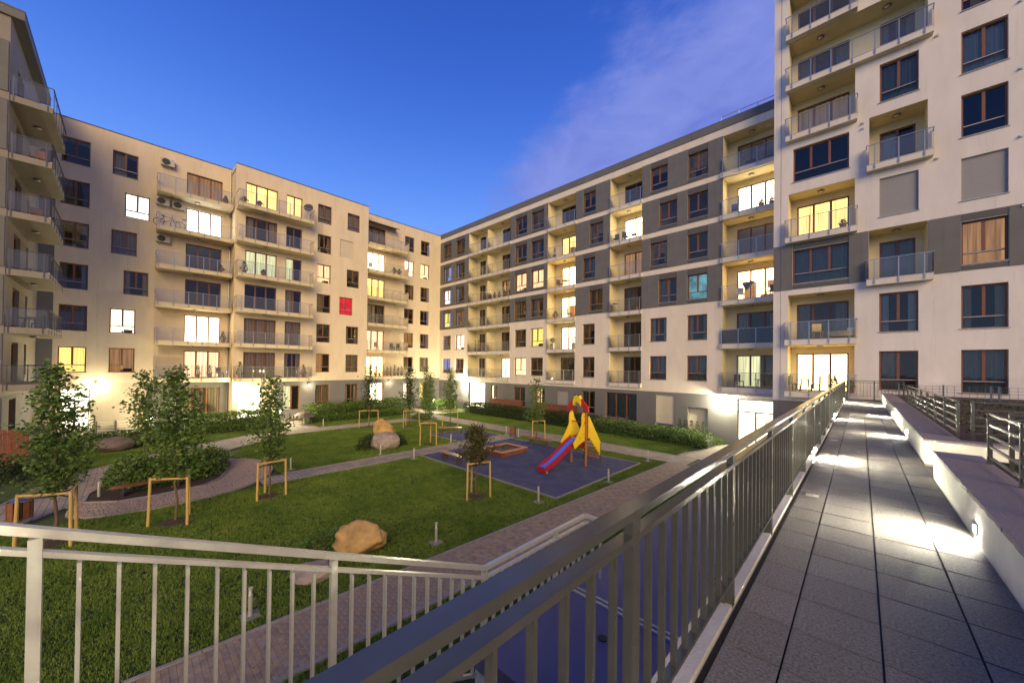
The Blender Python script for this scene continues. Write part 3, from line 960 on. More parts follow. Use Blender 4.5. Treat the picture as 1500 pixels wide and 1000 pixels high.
D3 = {1: 'warm', 2: 'pink', 3: 'half', 4: 'yellow', 5: 'white', 6: 'cur'}
E1 = {1: 'half', 2: 'amber', 3: 'dark', 4: 'side', 5: 'white', 6: 'dark'}
E2 = {1: 'cur', 2: 'side', 3: 'dark', 4: 'side', 5: 'warm', 6: 'dark'}
for n in range(1, 7):
    f = FL(n)
    window(left, -3.62, f + .5, 1.38, 1.9, y=.16, fill=W1F[n])
    x = -.4 if n in (3, 5) else -1.1
    window(left, x, f + .5, 1.4, 1.9, y=.16, fill=W2F[n], label='window lit cold white' if n == 5 else None)
    window(left, 3.25, f + .02, 2.45, 2.33, y=.16, panes=3, low=0, fill=D1[n], name='balcony_door', label='three-pane balcony door lit cold white' if n == 5 else None)
    balcony(left, 1.4, 6.28, f, 1.5, Y1, n=5, left=True, right=False, slabmat='slab_cream')
    window(left, 7.15, f + .02, 2.5, 2.33, y=Y2 + .16, panes=3, low=0, fill=D2[n], name='balcony_door')
    window(left, 10.4, f + .02, 1.4, 2.33, y=Y2 + .16, panes=2, low=0, fill=D2b[n], name='balcony_door')
    balcony(left, 6.42, 12.5, f, 1.3, Y2, n=6, slabmat='slab_cream')
    ceiling_lamp(left, 8.6, Y2 - .6, f + 3.1 - .345) if n < 6 else None
    ceiling_lamp(left, 3.9, Y1 - .7, f + 3.1 - .345) if n < 6 else None
    window(left, 13.25, f + .5, 1.35, 1.9, y=Y2 + .16, fill=C1[n], sill=False)
    x = 15.5 if n in (3, 5) else 16.25
    if C2[n] == 'S': shutter(left, x, f + .5, 1.4, 1.9, 'shutter_cream', y=Y2 + .1)
    else: window(left, x, f + .5, 1.35 if n not in (3, 5) else 1.4, 1.9, y=Y2 + .16, fill=C2[n], sill=False, label='window glowing bright red' if n == 3 else None)
    window(left, 19.15, f + .02, 2.35, 2.33, y=Y3 + .16, panes=3, low=0, fill=D3[n], name='balcony_door')
    window(left, 24.15, f + .5, 1.35, 1.9, y=Y3 + .16, fill=E1[n], sill=False)
    window(left, 26.5, f + .5, 1.35, 1.9, y=Y3 + .16, fill=E2[n], sill=False)
    balcony(left, 18.68, 24.0, f, 1.3, Y3, n=5, left=False, slabmat='slab_cream')
    ceiling_lamp(left, 21.0, Y3 - .6, f + 3.1 - .345) if n < 6 else None
window(left, 3.0, .9, 2.75, 2.35, y=.16, panes=3, low=0, fill='cur', name='terrace_door')
window(left, 10.35, .9, 1.45, 2.4, y=Y2 + .16, low=0, fill='part_green', name='terrace_door')
window(left, 13.25, 1.0, 1.35, 2.3, y=Y2 + .16, fill='cur', sill=False); window(left, 16.25, 1.1, 1.35, 2.2, y=Y2 + .16, fill='side', sill=False)
window(left, 19.8, .9, 1.7, 2.4, y=Y3 + .16, low=0, fill='white', name='terrace_door')
window(left, 24.2, 1.1, 1.2, 2.1, y=Y3 + .16, fill='part_white', sill=False); window(left, 26.6, 1.1, 1.2, 2.1, y=Y3 + .16, fill='part_yellow', sill=False)
entrance(left, -3.55, -2.05, 3.38, .75, low=.25, label='bright glazed entrance beside the courtyard corner')
entrance(left, 6.8, 8.7, 3.38, Y2 + .65, label='lit entrance with white framed glass doors behind the shrubs')
aw = MB(); aw.quad((19.0, Y3 - .02, 22.35), (22.8, Y3 - .02, 22.35), (22.8, Y3 - 1.0, 22.15), (19.0, Y3 - 1.0, 22.15)); aw.box(19.0, Y3 - 1.03, 22.08, 22.8, Y3 - 1.0, 22.17); aw.box(19.0, Y3 - .14, 22.36, 22.8, Y3 - .01, 22.5)
part('awning', aw, 'awning_grey', left)

# ---- near left block with the corner balconies
blk = thing('corner_building', 'dark near left block with grey panelled end wall, wide eaves and stacked corner balconies', 'building', (-32.8, -4.6, 0), R(180))
hb = []
for n in range(1, 7):
    f = FL(n)
    hb += [(1.9, 3.7, f, f + 2.35, .3), (5.5, 6.2, f + .4, f + 2.35, .3)]
hb += [(1.6, 3.4, .2, 3.2, .4)]
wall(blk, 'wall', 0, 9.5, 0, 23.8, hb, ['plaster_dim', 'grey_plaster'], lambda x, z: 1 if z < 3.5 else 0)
for n in range(1, 7):
    f = FL(n)
    window(blk, 1.9, f + .02, 1.8, 2.33, low=0, fill={5: 'part_amber', 3: 'cur'}.get(n, 'half'), name='balcony_door')
    window(blk, 5.5, f + .4, .7, 1.95, panes=1, low=0, fill='dark', sill=False)
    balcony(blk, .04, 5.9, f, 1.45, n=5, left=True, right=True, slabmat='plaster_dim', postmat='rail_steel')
    ceiling_lamp(blk, 2.6, -.7, f + 3.1 - .345) if n < 6 else None
window(blk, 1.6, .2, 1.8, 3.0, low=0, fill='side', name='terrace_door')
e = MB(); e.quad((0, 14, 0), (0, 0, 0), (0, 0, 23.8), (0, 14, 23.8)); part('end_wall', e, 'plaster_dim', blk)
def epanel(y0, y1, z0, z1):
    def mk():
        b = MB(); b.box(-.05, .012, .012, 0, y1 - y0 - .012, z1 - z0 - .012); return b.mesh('panel', 'grey_panel')
    add('panel', cached(('ep', round(y1 - y0, 2), round(z1 - z0, 2)), mk), blk, (0, y0, z0))
for n in range(0, 7):
    f = FL(n) if n else .95
    for y0, y1 in ((.03, 1.6), (1.6, 3.4), (3.4, 5.2), (5.2, 7.0)):
        epanel(y0, y1, f + .05, f + (2.75 if n else 2.5))
rb = MB(); rb.box(-.12, -.45, 23.7, 9.4, 14, 24.15); rb.box(-.14, -.47, 24.151, 9.4, 14, 24.22, 1)
part('eaves', rb, ['grey_panel', 'roof_metal'], blk)
c = MB(); c.box(.6, 3.0, 0, 8.8, 13.5, 23.1); part('inner_wall', c, 'room_dark', blk)
# roof railing on the wing beside the tower
rr = thing('roof_railing', 'steel railing on the flat roof of the grey wing beside the tower', 'railing', (-7.6, 30.4, 23.1))
m = MB()
for z in (.62, 1.15): m.tube((0, 0, z), (3.6, 0, z), .025)
part('rail', m, 'steel', rr)
for i in range(4):
    m = MB(); m.tube((i * 1.15, 0, 0), (i * 1.15, 0, 1.15), .025); part('post', m, 'steel', rr)
# ================================================================== ground, paths, lawns
b = MB(); b.quad((-500, -500, -.03), (500, -500, -.03), (500, 500, -.03), (-500, 500, -.03)); structure('ground', b, 'ground_grass')

def sheet(name, polys, z, mat, edge=0.0):
    m = MB()
    for p in polys: m.poly(p, -.02, z)
    return structure(name, m, mat)
def rect(x0, x1, y0, y1): return [(x0, y0), (x1, y0), (x1, y1), (x0, y1)]
pL = lambda y: -8.80 + .045 * y
pR = lambda y: -7.20 + .040 * y
# paved surfaces
sheet('path', [rect(-20.35, -19.1, 4.2, 21.42)], .016, 'path_paving')
sheet('path', [rect(-33.3, -31.6, 6.5, 21.4), rect(-36, -7.0, 21.4, 23.35)], .020, 'path_paving')
sheet('path', [rect(-40.6, -33.3, 9.2, 11.3), rect(-41.9, -34.2, 23.36, 25.2)], .024, 'path_paving')
sheet('path', [[(-17.2, -5.5), (-17.2, -4.4), (-21.0, -1.55), (-24.3, -.55), (-26.3, .4), (-27.3, 2.2), (-28.2, 4.0), (-29.9, 6.3), (-31.6, 8.0), (-31.6, 6.5), (-33.3, 6.49), (-31.2, 2.9), (-29.2, .3), (-26.7, -2.0), (-22.5, -3.3)]], .028, 'path_paving')
sheet('forecourt', [[(-8.1, 23.36), (-4.6, 23.36), (-4.6, 29.3), (-6.9, 29.3)]], .024, 'path_paving')
# the brick path in front of the stairs: pavers laid in running bond
pm = MB(); pm.poly([(pL(-6), -6), (pR(-6), -6), (pR(21.4), 21.4), (pL(21.4), 21.4)], -.02, .008)
brick_path = structure('brick_path', pm, 'gutter')
def variant(base, name, f):
    m = M[base].copy(); m.name = name
    for nd in m.node_tree.nodes:
        if nd.type == 'VALTORGB':
            for e in nd.color_ramp.elements:
                c = e.color; e.color = (c[0] * f[0], c[1] * f[1], c[2] * f[2], 1)
    MATS[name] = m
    return name
pv = [variant('paver', 'paver_%d' % i, f) for i, f in enumerate(((.9, .88, .9), (1.0, .95, .88), (1.1, 1.0, .85), (.97, .98, 1.02)))]
pmes = []
for i, nm in enumerate(pv):
    b = MB(); b.poly([(-.098, -.048), (.098, -.048), (.098, .048), (-.098, .048)], 0, .02 + .0015 * i); pmes.append(b.mesh('paver', nm))
rest = MB(); cnt = 0
rp = random.Random(3)
y = -1.2; row = 0
while y < 21.35:
    x0, x1 = pL(y) + .005, pR(y) - .005
    x = x0 - (.1 if row % 2 else 0)
    while x < x1 - .03:
        a, c = max(x, x0), min(x + .2, x1)
        k = rp.randrange(4)
        if c - a > .199 and y > 2.2 and cnt < 290:
            add('paver', pmes[k], brick_path, (x + .1, y, .008), (0, 0, rp.uniform(-.008, .008))); cnt += 1
        elif c - a > .02:
            rest.poly([(a + .002, y - .048), (c - .002, y - .048), (c - .002, y + .048), (a + .002, y + .048)], .008, .028 + .0015 * k, k)
        x += .2
    y += .1; row += 1
ro = part('pavers', rest, pv, brick_path); ro['kind'] = 'stuff'
# kerbs
def kerb(pts, name='kerb_line', w=.08, h=.06, closed=False):
    m = MB()
    pts = pts + [pts[0]] if closed else pts
    for p, q in zip(pts[:-1], pts[1:]):
        d = (Vector(q) - Vector(p)); L = d.length; n = max(1, int(L / 1.0))
        for i in range(n):
            a = Vector(p) + d * (i / n); c = Vector(p) + d * ((i + 1) / n - .012 / L)
            m.beam((a.x, a.y, h / 2 - .01), (c.x, c.y, h / 2 - .01), w, h)
    return structure(name, m, 'kerb')
kerb([(pL(0) - .05, 0), (pL(21.3) - .05, 21.3)]); kerb([(pR(0) + .05, 0), (pR(21.3) + .05, 21.3)])
kerb([(-20.4, 5.3), (-20.4, 16.2)]); kerb([(-19.05, 4.3), (-19.05, 12.0)])
kerb([(-31.55, 8.2), (-31.55, 20.6), (-30.9, 21.35), (-24.6, 21.35)]); kerb([(-33.35, 11.4), (-33.35, 21.6), (-34.1, 23.3)])
kerb([(-34.1, 23.4), (-8.2, 23.4)]); kerb([(-8.2, 23.4), (-7.0, 29.0)])
kerb([(-21.0, -1.5), (-24.3, -.5), (-26.3, .45), (-27.3, 2.25), (-28.2, 4.05), (-29.9, 6.3)])
kerb([(-17.2, -5.5), (-22.5, -3.35), (-26.7, -2.05), (-29.2, .25), (-31.2, 2.85), (-33.3, 6.4)])
# playground rubber
play = MB(); play.poly(rect(-18.95, -9.0, 12.12, 19.85), -.02, .03); structure('playground_surface', play, 'rubber_blue')
play = MB(); play.poly([(-24.5, 16.35), (-20.45, 16.3), (-20.45, 20.25), (-24.0, 20.25)], -.02, .03); structure('playground_surface', play, 'rubber_blue')
kerb([(-18.98, 12.08), (-8.97, 12.08), (-8.97, 19.9), (-18.98, 19.9)], closed=True, w=.07, h=.07)
kerb([(-24.55, 16.3), (-20.42, 16.26), (-20.42, 20.29), (-24.05, 20.29)], closed=True, w=.07, h=.07)
# gravel circle with the planted bed in the middle
GC = Vector((-22.75, 1.15))
def circ(r, n=40, a0=0, a1=2 * math.pi, jit=0): return [(GC.x + r * math.cos(a0 + (a1 - a0) * i / n), GC.y + r * math.sin(a0 + (a1 - a0) * i / n)) for i in range(n)]
gp = [p for p in circ(4.05)]
def clipped(p):
    v = Vector(p) - GC
    # the walk cuts the circle on its far left side
    x, y = p
    if y < -1.4 + .0 * x: y = max(y, -1.45 + (-(x + 21) * .25 if x < -21 else 0))
    return (x, y)
gp = [clipped(p) for p in gp]
m = MB(); m.poly(gp, -.02, .03); structure('gravel_bed', m, 'path_paving')
bed = [(-20.45, .9), (-20.7, 2.3), (-21.5, 3.0), (-23.0, 3.5), (-24.6, 3.2), (-25.6, 2.2), (-25.5, .7), (-24.4, -.3), (-22.4, -1.05), (-21.2, -1.1), (-20.5, -.2)]
m = MB(); m.poly(bed, -.02, .06); structure('planting_bed', m, 'soil')
kerb(bed, closed=True, w=.06, h=.1); kerb([p for p in circ(4.1, 40, -.55, 2.3)], w=.07, h=.07)
m = MB(); m.poly([(-33.6, 19.4), (-31.2, 20.2), (-31.4, 21.9), (-33.0, 22.4), (-33.9, 21.2)], -.02, .06); structure('planting_bed', m, 'soil')

# gravel stones: one scatter, too many to count
def pebble():
    b = MB()
    n = 6
    for k in range(n):
        t = 2 * math.pi * k / n
        b.v.append((.03 * math.cos(t), .024 * math.sin(t), 0)); 
    for k in range(n):
        t = 2 * math.pi * (k + .5) / n
        b.v.append((.017 * math.cos(t), .014 * math.sin(t), .02))
    for k in range(n):
        b.f.append((k, (k + 1) % n, n + (k + 1) % n, n + k)); b.m.append(0)
    b.f.append(tuple(range(n, 2 * n))); b.m.append(0)
    return b
principled('pebble', (0.38, 0.29, 0.25), 0.8, var=0.5, vscale=7, coord='Object')
def scatter(name, polys, z, density, src, seed, smin, smax, tilt=.25, world_col=None):
    m = MB()
    for p in polys:
        i = len(m.v); m.v += [(x, y, z) for x, y in p]; m.f.append(tuple(range(i, i + len(p)))); m.m.append(0)
    me = m.mesh(name, 'ground_grass')
    o = add(name, me)
    o['kind'] = 'stuff'
    ng = bpy.data.node_groups.new(name + '_scatter', 'GeometryNodeTree')
    ng.interface.new_socket('Geometry', in_out='INPUT', socket_type='NodeSocketGeometry')
    ng.interface.new_socket('Geometry', in_out='OUTPUT', socket_type='NodeSocketGeometry')
    N = ng.nodes; L = ng.links
    gi, go = N.new('NodeGroupInput'), N.new('NodeGroupOutput')
    dp = N.new('GeometryNodeDistributePointsOnFaces'); dp.inputs['Density'].default_value = density; dp.inputs['Seed'].default_value = seed
    ip = N.new('GeometryNodeInstanceOnPoints'); oi = N.new('GeometryNodeObjectInfo'); oi.inputs['Object'].default_value = src
    oi.inputs['As Instance'].default_value = True
    rr_ = N.new('FunctionNodeRandomValue'); rr_.data_type = 'FLOAT_VECTOR'
    rr_.inputs[0].default_value = (-tilt, -tilt, 0); rr_.inputs[1].default_value = (tilt, tilt, 6.283)
    rs = N.new('FunctionNodeRandomValue'); rs.data_type = 'FLOAT'; rs.inputs[2].default_value = smin; rs.inputs[3].default_value = smax
    L.new(gi.outputs[0], dp.inputs[0]); L.new(dp.outputs['Points'], ip.inputs['Points']); L.new(oi.outputs['Geometry'], ip.inputs['Instance'])
    L.new(rr_.outputs[0], ip.inputs['Rotation']); L.new(rs.outputs[1], ip.inputs['Scale']); L.new(ip.outputs[0], go.inputs[0])
    md = o.modifiers.new('scatter', 'NODES'); md.node_group = ng
    return o
peb = bpy.data.objects.new('pebble', pebble().mesh('pebble', 'pebble'))
# gravel ring = circle minus bed, split into radial wedges
wed = []
for i in range(len(gp)):
    p, q = Vector(gp[i]), Vector(gp[(i + 1) % len(gp)])
    r1 = 2.35; mid = (p - GC).normalized(), (q - GC).normalized()
    wed.append([tuple(GC + mid[0] * r1), tuple(p), tuple(q), tuple(GC + mid[1] * r1)])
scatter('gravel', wed, .028, 420, peb, 4, .6, 1.5)

# grass
def tuft(seed, n, h, spread):
    rnd = random.Random(seed)
    b = MB()
    for i in range(n):
        a = rnd.uniform(0, 6.28); r = spread * math.sqrt(rnd.random()); x, y = r * math.cos(a), r * math.sin(a)
        t = rnd.uniform(0, 6.28); w = .0055; hh = h * rnd.uniform(.55, 1.15); l = hh * rnd.uniform(.15, .6)
        dx, dy = math.cos(t), math.sin(t)
        lx, ly = math.cos(a + rnd.uniform(-.8, .8)) * l, math.sin(a + rnd.uniform(-.8, .8)) * l
        k = len(b.v)
        b.v += [(x - dx * w, y - dy * w, 0), (x + dx * w, y + dy * w, 0), (x + lx * .45 + dx * w * .8, y + ly * .45 + dy * w * .8, hh * .6), (x + lx * .45 - dx * w * .8, y + ly * .45 - dy * w * .8, hh * .6), (x + lx, y + ly, hh)]
        b.f += [(k, k + 1, k + 2, k + 3), (k + 3, k + 2, k + 4)]; b.m += [0, 0]
    return b
def blade_mat(name, c1, c2):
    m = bpy.data.materials.new(name); m.use_nodes = True; nt = m.node_tree; bs = nt.nodes['Principled BSDF']
    bs.inputs['Roughness'].default_value = .7; bs.inputs['Specular IOR Level'].default_value = .25
    g = nt.nodes.new('ShaderNodeNewGeometry'); oi = nt.nodes.new('ShaderNodeObjectInfo')
    n = nt.nodes.new('ShaderNodeTexNoise'); n.inputs['Scale'].default_value = .7; n.inputs['Detail'].default_value = 8; n.inputs['Roughness'].default_value = .65
    nt.links.new(g.outputs['Position'], n.inputs[0])
    ad = nt.nodes.new('ShaderNodeMath'); ad.operation = 'MULTIPLY_ADD'; ad.inputs[1].default_value = .35
    nt.links.new(oi.outputs['Random'], ad.inputs[0]); nt.links.new(n.outputs[0], ad.inputs[2])
    r = nt.nodes.new('ShaderNodeValToRGB'); r.color_ramp.elements[0].position = .42; r.color_ramp.elements[1].position = .92
    r.color_ramp.elements[0].color = (*c1, 1); r.color_ramp.elements[1].color = (*c2, 1)
    nt.links.new(ad.outputs[0], r.inputs[0]); nt.links.new(r.outputs[0], bs.inputs['Base Color'])
    MATS[name] = m
blade_mat('grass_blade', (.06, .128, .018), (.19, .262, .046))
tuft_o = bpy.data.objects.new('grass_tuft', tuft(5, 16, .048, .072).mesh('grass_tuft', 'grass_blade'))
big = [rect(-19.0, pL(0) - .12, -4.2, 1.5), [(-19.0, 4.2), (-18.9, 1.5), (pL(3) - .12, 1.5), (pL(12) - .12, 12.0), (-19.0, 12.0)]]
lawns = big + [
    [(pL(12) - .22, 12.0), (pL(12) - .12, 12.0), (pL(21) - .12, 21.3), (-8.9, 21.3), (-8.9, 12.0)],
    [(-31.5, 8.6), (-29.0, 5.2), (-26.3, 4.2), (-24.5, 5.0), (-20.45, 5.3), (-20.45, 16.2), (-24.6, 16.2), (-24.6, 21.3), (-30.8, 21.3), (-31.5, 20.4)],
    rect(-24.5, -20.5, 20.35, 21.35), rect(-19.0, -9.0, 19.95, 21.35),
    rect(-36.2, -33.4, 11.4, 21.3), rect(-35.6, -33.5, 3.5, 9.1), rect(-34, -8.3, 23.5, 27.0),
    [(pR(1) + .12, 1.0), (-5.3, 1.0), (-5.3, 21), (pR(21) + .12, 21)],
    [(-36, -3.0), (-28, -3.2), (-27, -2.1), (-29.6, .2), (-31.6, 2.8), (-33.4, 6), (-36, 4)], rect(-27, -17.3, -9, -5.7)]
scatter('grass', lawns, .0, 270, tuft_o, 9, .6, 1.25, .2)

def dead_leaf():
    b = MB(); b.v += [(0, 0, 0.01), (.03, .02, .018), (.07, 0, .012), (.03, -.02, .004)]; b.f += [(0, 1, 2), (0, 2, 3)]; b.m += [0, 0]; return b
principled('dead_leaf', (0.22, 0.14, 0.05), 0.8, var=.5, vscale=9)
dl = bpy.data.objects.new('fallen_leaf', dead_leaf().mesh('fallen_leaf', 'dead_leaf'))
scatter('fallen_leaves', lawns[:3] + [rect(-8.6, -7.2, 1, 21), rect(-18.9, -9.1, 12.2, 19.8)], .05, 1.6, dl, 2, .5, 1.1, .5)

# ================================================================== raised walkway
ZW = 3.85
m = MB()
m.box(-.72, -4.0, 3.35, .76, 27.3, ZW - .045)
m.box(-.72, -4.0, 0, -.56, 27.3, 3.35)
m.box(-.72, -4.0, ZW - .0449, -.585, 27.3, ZW + .02, 1)
m.box(-.584, -4.0, ZW - .045, -.548, 27.3, ZW - .03, 2)
walk = structure('walkway', m, ['concrete', 'concrete', 'gutter'])
tv = [variant('granite', 'granite_%d' % i, (k, k, k)) for i, k in enumerate((.94, 1.0, 1.06))]
colsX = [(-.543, -.296), (-.286, .082), (.092, .460), (.470, .744)]
rt = random.Random(8)
for ci, (a, c) in enumerate(colsX):
    mes = []
    for nm in tv:
        t = MB(); t.box(0, 0, 0, c - a, .388, .044); mes.append(t.mesh('paving_slab', nm))
    y = -1.3
    while y < 26.9:
        add('paving_slab', mes[rt.randrange(3)], walk, (a, y, ZW - .044 + rt.uniform(-.0015, .0015))); y += .4
# small floor drain plates
m = MB()
for y in (5.65, 10.5): m.box(-.48, y, ZW, -.36, y + .1, ZW + .004)
part('drain_plate', m, 'steel', walk)

# steel balustrade along the walkway
def railing_run(root, x, y0, y1, z, spacing, gap, rails=(1.0, .905), base=.185, foot=True):
    """posts, bars and rails along +y at constant x; z is the floor."""
    L = y1 - y0
    t = MB(); t.box(x - .035, y0, z + rails[0] - .032, x + .028, y1, z + rails[0]); part('top_rail', t, 'rail_steel', root)
    t = MB(); t.box(x - .028, y0, z + rails[1] - .026, x + .02, y1, z + rails[1]); part('second_rail', t, 'rail_steel', root)
    t = MB(); t.box(x - .02, y0, z + base - .02, x + .02, y1, z + base); part('bottom_rail', t, 'rail_steel', root)
    pme = MB(); pme.box(-.018, -.03, 0, .018, .03, rails[0] - .033)
    if foot:
        pme.box(-.11, -.05, .021, -.018, .05, .11); pme.tube((-.018, 0, .52), (.022, 0, .52), .012, n=8)
    pm_ = pme.mesh('post', 'rail_steel')
    bme = MB(); bme.box(-.012, -.007, base + .0005, .014, .008, rails[1] - .027); bm_ = bme.mesh('bar', 'rail_steel')
    k = 0; y = y0 + spacing * .0
    while y <= y1 + .01:
        add('post', pm_, root, (x, y, z)); yy = y + gap
        while yy < min(y + spacing - .05, y1): add('bar', bm_, root, (x, yy, z)); yy += gap
        y += spacing
mainrail = thing('walkway_railing', 'long steel railing with flat vertical bars along the left edge of the raised walkway', 'railing', (-.60, 0, ZW))
def local_run(root, *a, **k): railing_run(root, *a, **k)
railing_run(mainrail, 0, -1.53, 26.7, 0, 1.4, .14)
endrail = thing('end_railing', 'short steel railing closing the far end of the walkway before the tower', 'railing', (-.6, 26.85, ZW), R(-90))
railing_run(endrail, 0, 0.06, 2.2, 0, 1.05, .13, foot=False)

# deck and stairs beside the walkway, sky blue put into their colour
ZD = 2.45
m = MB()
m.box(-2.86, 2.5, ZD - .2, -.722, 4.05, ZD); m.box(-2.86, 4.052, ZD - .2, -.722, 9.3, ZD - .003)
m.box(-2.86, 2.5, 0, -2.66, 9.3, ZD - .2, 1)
deck = structure('landing_deck', m, ['deck_sky_tint', 'concrete'])
t = MB(); t.box(-2.84, 4.02, ZD, -.73, 4.05, ZD + .02); t.box(-2.84, 4.10, ZD, -.73, 4.125, ZD + .02); part('seam_strip', t, 'steel', deck)
t = MB(); t.tube((-2.0, 3.55, ZD), (-2.0, 3.55, ZD + .012), .05, n=12); part('floor_drain', t, 'gutter', deck)
stairs = thing('outdoor_stairs', 'concrete stairs dropping from the walkway to the sky-tinted landing', 'stairs', (-1.85, 1.80, ZD))
ns = 9
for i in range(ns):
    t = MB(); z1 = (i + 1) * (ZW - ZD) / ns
    t.box(-.93, -(i + 1) * .315, -.5 + z1 * .9, 1.12, -i * .315, z1); part('step', t, 'deck_sky_tint', stairs)
srail = thing('stair_railing', 'pale steel railing descending the stairs and turning along the landing edge', 'railing', (-2.8, 2.56, ZD))
def sl_rail(dz, w, h, nm):
    t = MB()
    za, zb = 3.28 - ZD + dz, 4.56 - ZD + dz + .6
    y1 = -(4.56 + .6 - 3.25) / .447
    t.beam((0, 0, za), (0, y1, za - y1 * .447), w, h)
    t.beam((0, 0, za), (0, 1.9, za), w, h)
    t.beam((0, 1.9, za), (.36, 1.9, za), w, h)
    part(nm, t, 'steel', srail)
sl_rail(0, .05, .04, 'top_rail'); sl_rail(-.10, .04, .026, 'second_rail')
t = MB(); y1 = -4.0
t.beam((0, -.1, -.2), (0, y1, -.25 - y1 * .447), .03, .03); t.beam((0, 0, .05), (0, 1.9, .05), .03, .03)
part('bottom_rail', t, 'steel', srail)
def vbar(w, d, z0, z1):
    def mk():
        b = MB(); b.box(-w / 2, -d / 2, z0, w / 2, d / 2, z1); return b.mesh('bar', 'steel')
    return cached(('vb', w, d, round(z0, 3), round(z1, 3)), mk)
bl = vbar(.040, .016, 0, .66); bl2 = vbar(.040, .016, 0, .96)
bp2 = MB(); bp2.box(-.022, -.022, 0, .022, .022, 1.10); bp2 = bp2.mesh('post', 'steel')
bpst = MB(); bpst.box(-.026, -.026, 0, .026, .026, .80); bpst = bpst.mesh('post', 'steel')
y = 0
i = 0
while y < 1.91:
    add('post' if i % 9 == 0 else 'bar', bpst if i % 9 == 0 else bl, srail, (0, y, .0 if i % 9 == 0 else .04)); y += .135; i += 1
for k in range(1, 3): add('bar', bl, srail, (.12 * k, 1.9, .04))
y = -.15; i = 1
while y > -4.0:
    zz = -y * .447
    add('post' if i % 10 == 1 and i > 1 else 'bar', bp2 if i % 10 == 1 and i > 1 else bl2, srail, (0, y, zz - .3 + (.0 if i % 10 == 1 and i > 1 else .04))); y -= .135; i += 1

# planters with granite copings on the right
def planter(name, label, x0, x1, y0, y1, z1):
    o = thing(name, label, 'planter wall', (x0, y0, ZW))
    t = MB(); t.box(0, 0, -.05, .16, y1 - y0, z1 - ZW - .035); t.box(.16, 0, -.05, x1 - x0, .16, z1 - ZW - .035); part('wall', t, 'white_wall', o)
    t = MB(); t.box(.161, .161, -.05, x1 - x0, y1 - y0, z1 - ZW - .05); part('soil', t, 'soil', o)
    n = max(1, round((y1 - y0) / 1.2)); w = (y1 - y0) / n
    rr2 = random.Random(int(y0 * 10) + 5)
    for i in range(n):
        t = MB()
        # front edge left rough, as split stone
        k = 14
        pts = [(.42, i * w + .003 if i else 0), (.42, (i + 1) * w - .003)]
        edge = [(rr2.uniform(-.016, -.002), i * w + .003 + (w - .006) * (1 - j / k)) for j in range(k + 1)]
        t.poly(pts + edge, z1 - ZW - .0349, z1 - ZW)
        part('coping_stone', t, 'granite_top', o)
    if x1 - x0 > .6:
        t = MB(); kk = 24; wd = x1 - x0 - .42
        edge = [(.421 + wd * j / kk, rr2.uniform(-.016, -.002)) for j in range(kk + 1)]
        t.poly(edge + [(x1 - x0, .30), (.421, .30)], z1 - ZW - .0348, z1 - ZW - .0005)
        part('coping_stone', t, 'granite_top', o)
    return o
p1 = planter('planter_wall', 'low white planter wall with rough granite coping nearest the viewer', .75, 4.5, -1.5, 7.88, 4.235)
p2 = planter('planter_wall', 'farther low white planter wall with granite coping running towards the tower', .76, 6.0, 9.06, 26.6, 4.245)
m = MB(); m.box(.76, 7.881, ZW - .2, 6, 9.059, ZW - .06); structure('recess_floor', m, 'granite_top')
# fences on the planters
def hfence(name, label, loc, rz, L, nposts, h=.66, nr=5, base=0.0):
    o = thing(name, label, 'fence', loc, rz, 'low steel fences on the planters')
    for i in range(nposts):
        t = MB(); x = L * i / (nposts - 1); t.box(x - .02, -.02, base, x + .02, .02, h); part('post', t, 'rail_steel', o)
    for k in range(nr):
        z = .12 + (h - .14) * k / (nr - 1); t = MB()
        t.box(0.021, -.012, z - .012, L - .021, .012, z + .012); part('rail', t, 'rail_steel', o)
    return o
hfence('planter_fence', 'low steel fence with five horizontal rails on the near planter at the right edge', (1.14, 2.2, 4.2), R(90), 5.06, 5)
hfence('planter_fence', 'low steel fence running along the farther planter towards the tower', (1.2, 9.76, 4.21), R(90), 9.2, 8)
hfence('planter_fence', 'short steel fence return standing across the farther planter behind the near fence', (1.36, 9.78, 4.21), 0, 2.6, 3)
hfence('planter_fence', 'steel fence return at the near planter corner', (1.3, 7.26, 4.2), 0, 2.4, 3)
tr = thing('mesh_fence', 'dark wire mesh fence standing across the planter in front of the tower windows', 'fence', (1.25, 24.0, 3.9))
for i in range(0, 26):
    t = MB(); t.box(i * .2 - .006, -.006, 0, i * .2 + .006, .006, .86); part('wire', t, 'steel_dark', tr)
for k in range(7):
    t = MB(); t.box(0, -.008, .06 + k * .13, 5.0, .008, .072 + k * .13); part('wire', t, 'steel_dark', tr)
for x in (0, 1.3, 2.55, 2.75, 4.0, 5.0):
    t = MB(); t.box(x - .025, -.025, 0, x + .025, .025, .9); part('post', t, 'steel_dark', tr)
# recessed wall lights that wash the walkway
def wall_light(label, x, y, z, face, power=230):
    o = thing('wall_light', label, 'wall light', (x, y, z), 0, 'recessed lights along the walkway')
    s = 1 if face > 0 else -1
    t = MB(); t.box(0, -.05, -.035, s * .015, .05, .035); part('lens', t, 'lens_glow', o)
    t = MB(); t.box(0, -.065, .036, s * .03, .065, .052); t.box(0, -.065, -.05, s * .018, -.051, .035); t.box(0, .051, -.05, s * .018, .065, .035); part('housing', t, 'steel', o)
    ld = bpy.data.lights.new('wall_light_beam', 'SPOT'); ld.energy = power; ld.spot_size = R(150); ld.spot_blend = 1.0; ld.shadow_soft_size = .03; ld.color = (1.0, .90, .66)
    lo = bpy.data.objects.new('lamp', ld); COL.objects.link(lo); lo.parent = o; lo.location = (s * .05, 0, 0)
    lo.rotation_euler = Vector((s * 1.0, 0, -.16)).to_track_quat('-Z', 'Y').to_euler()
    return o
wall_light('recessed light nearest the viewer in the right white wall', .745, 5.17, ZW + .13, -1)
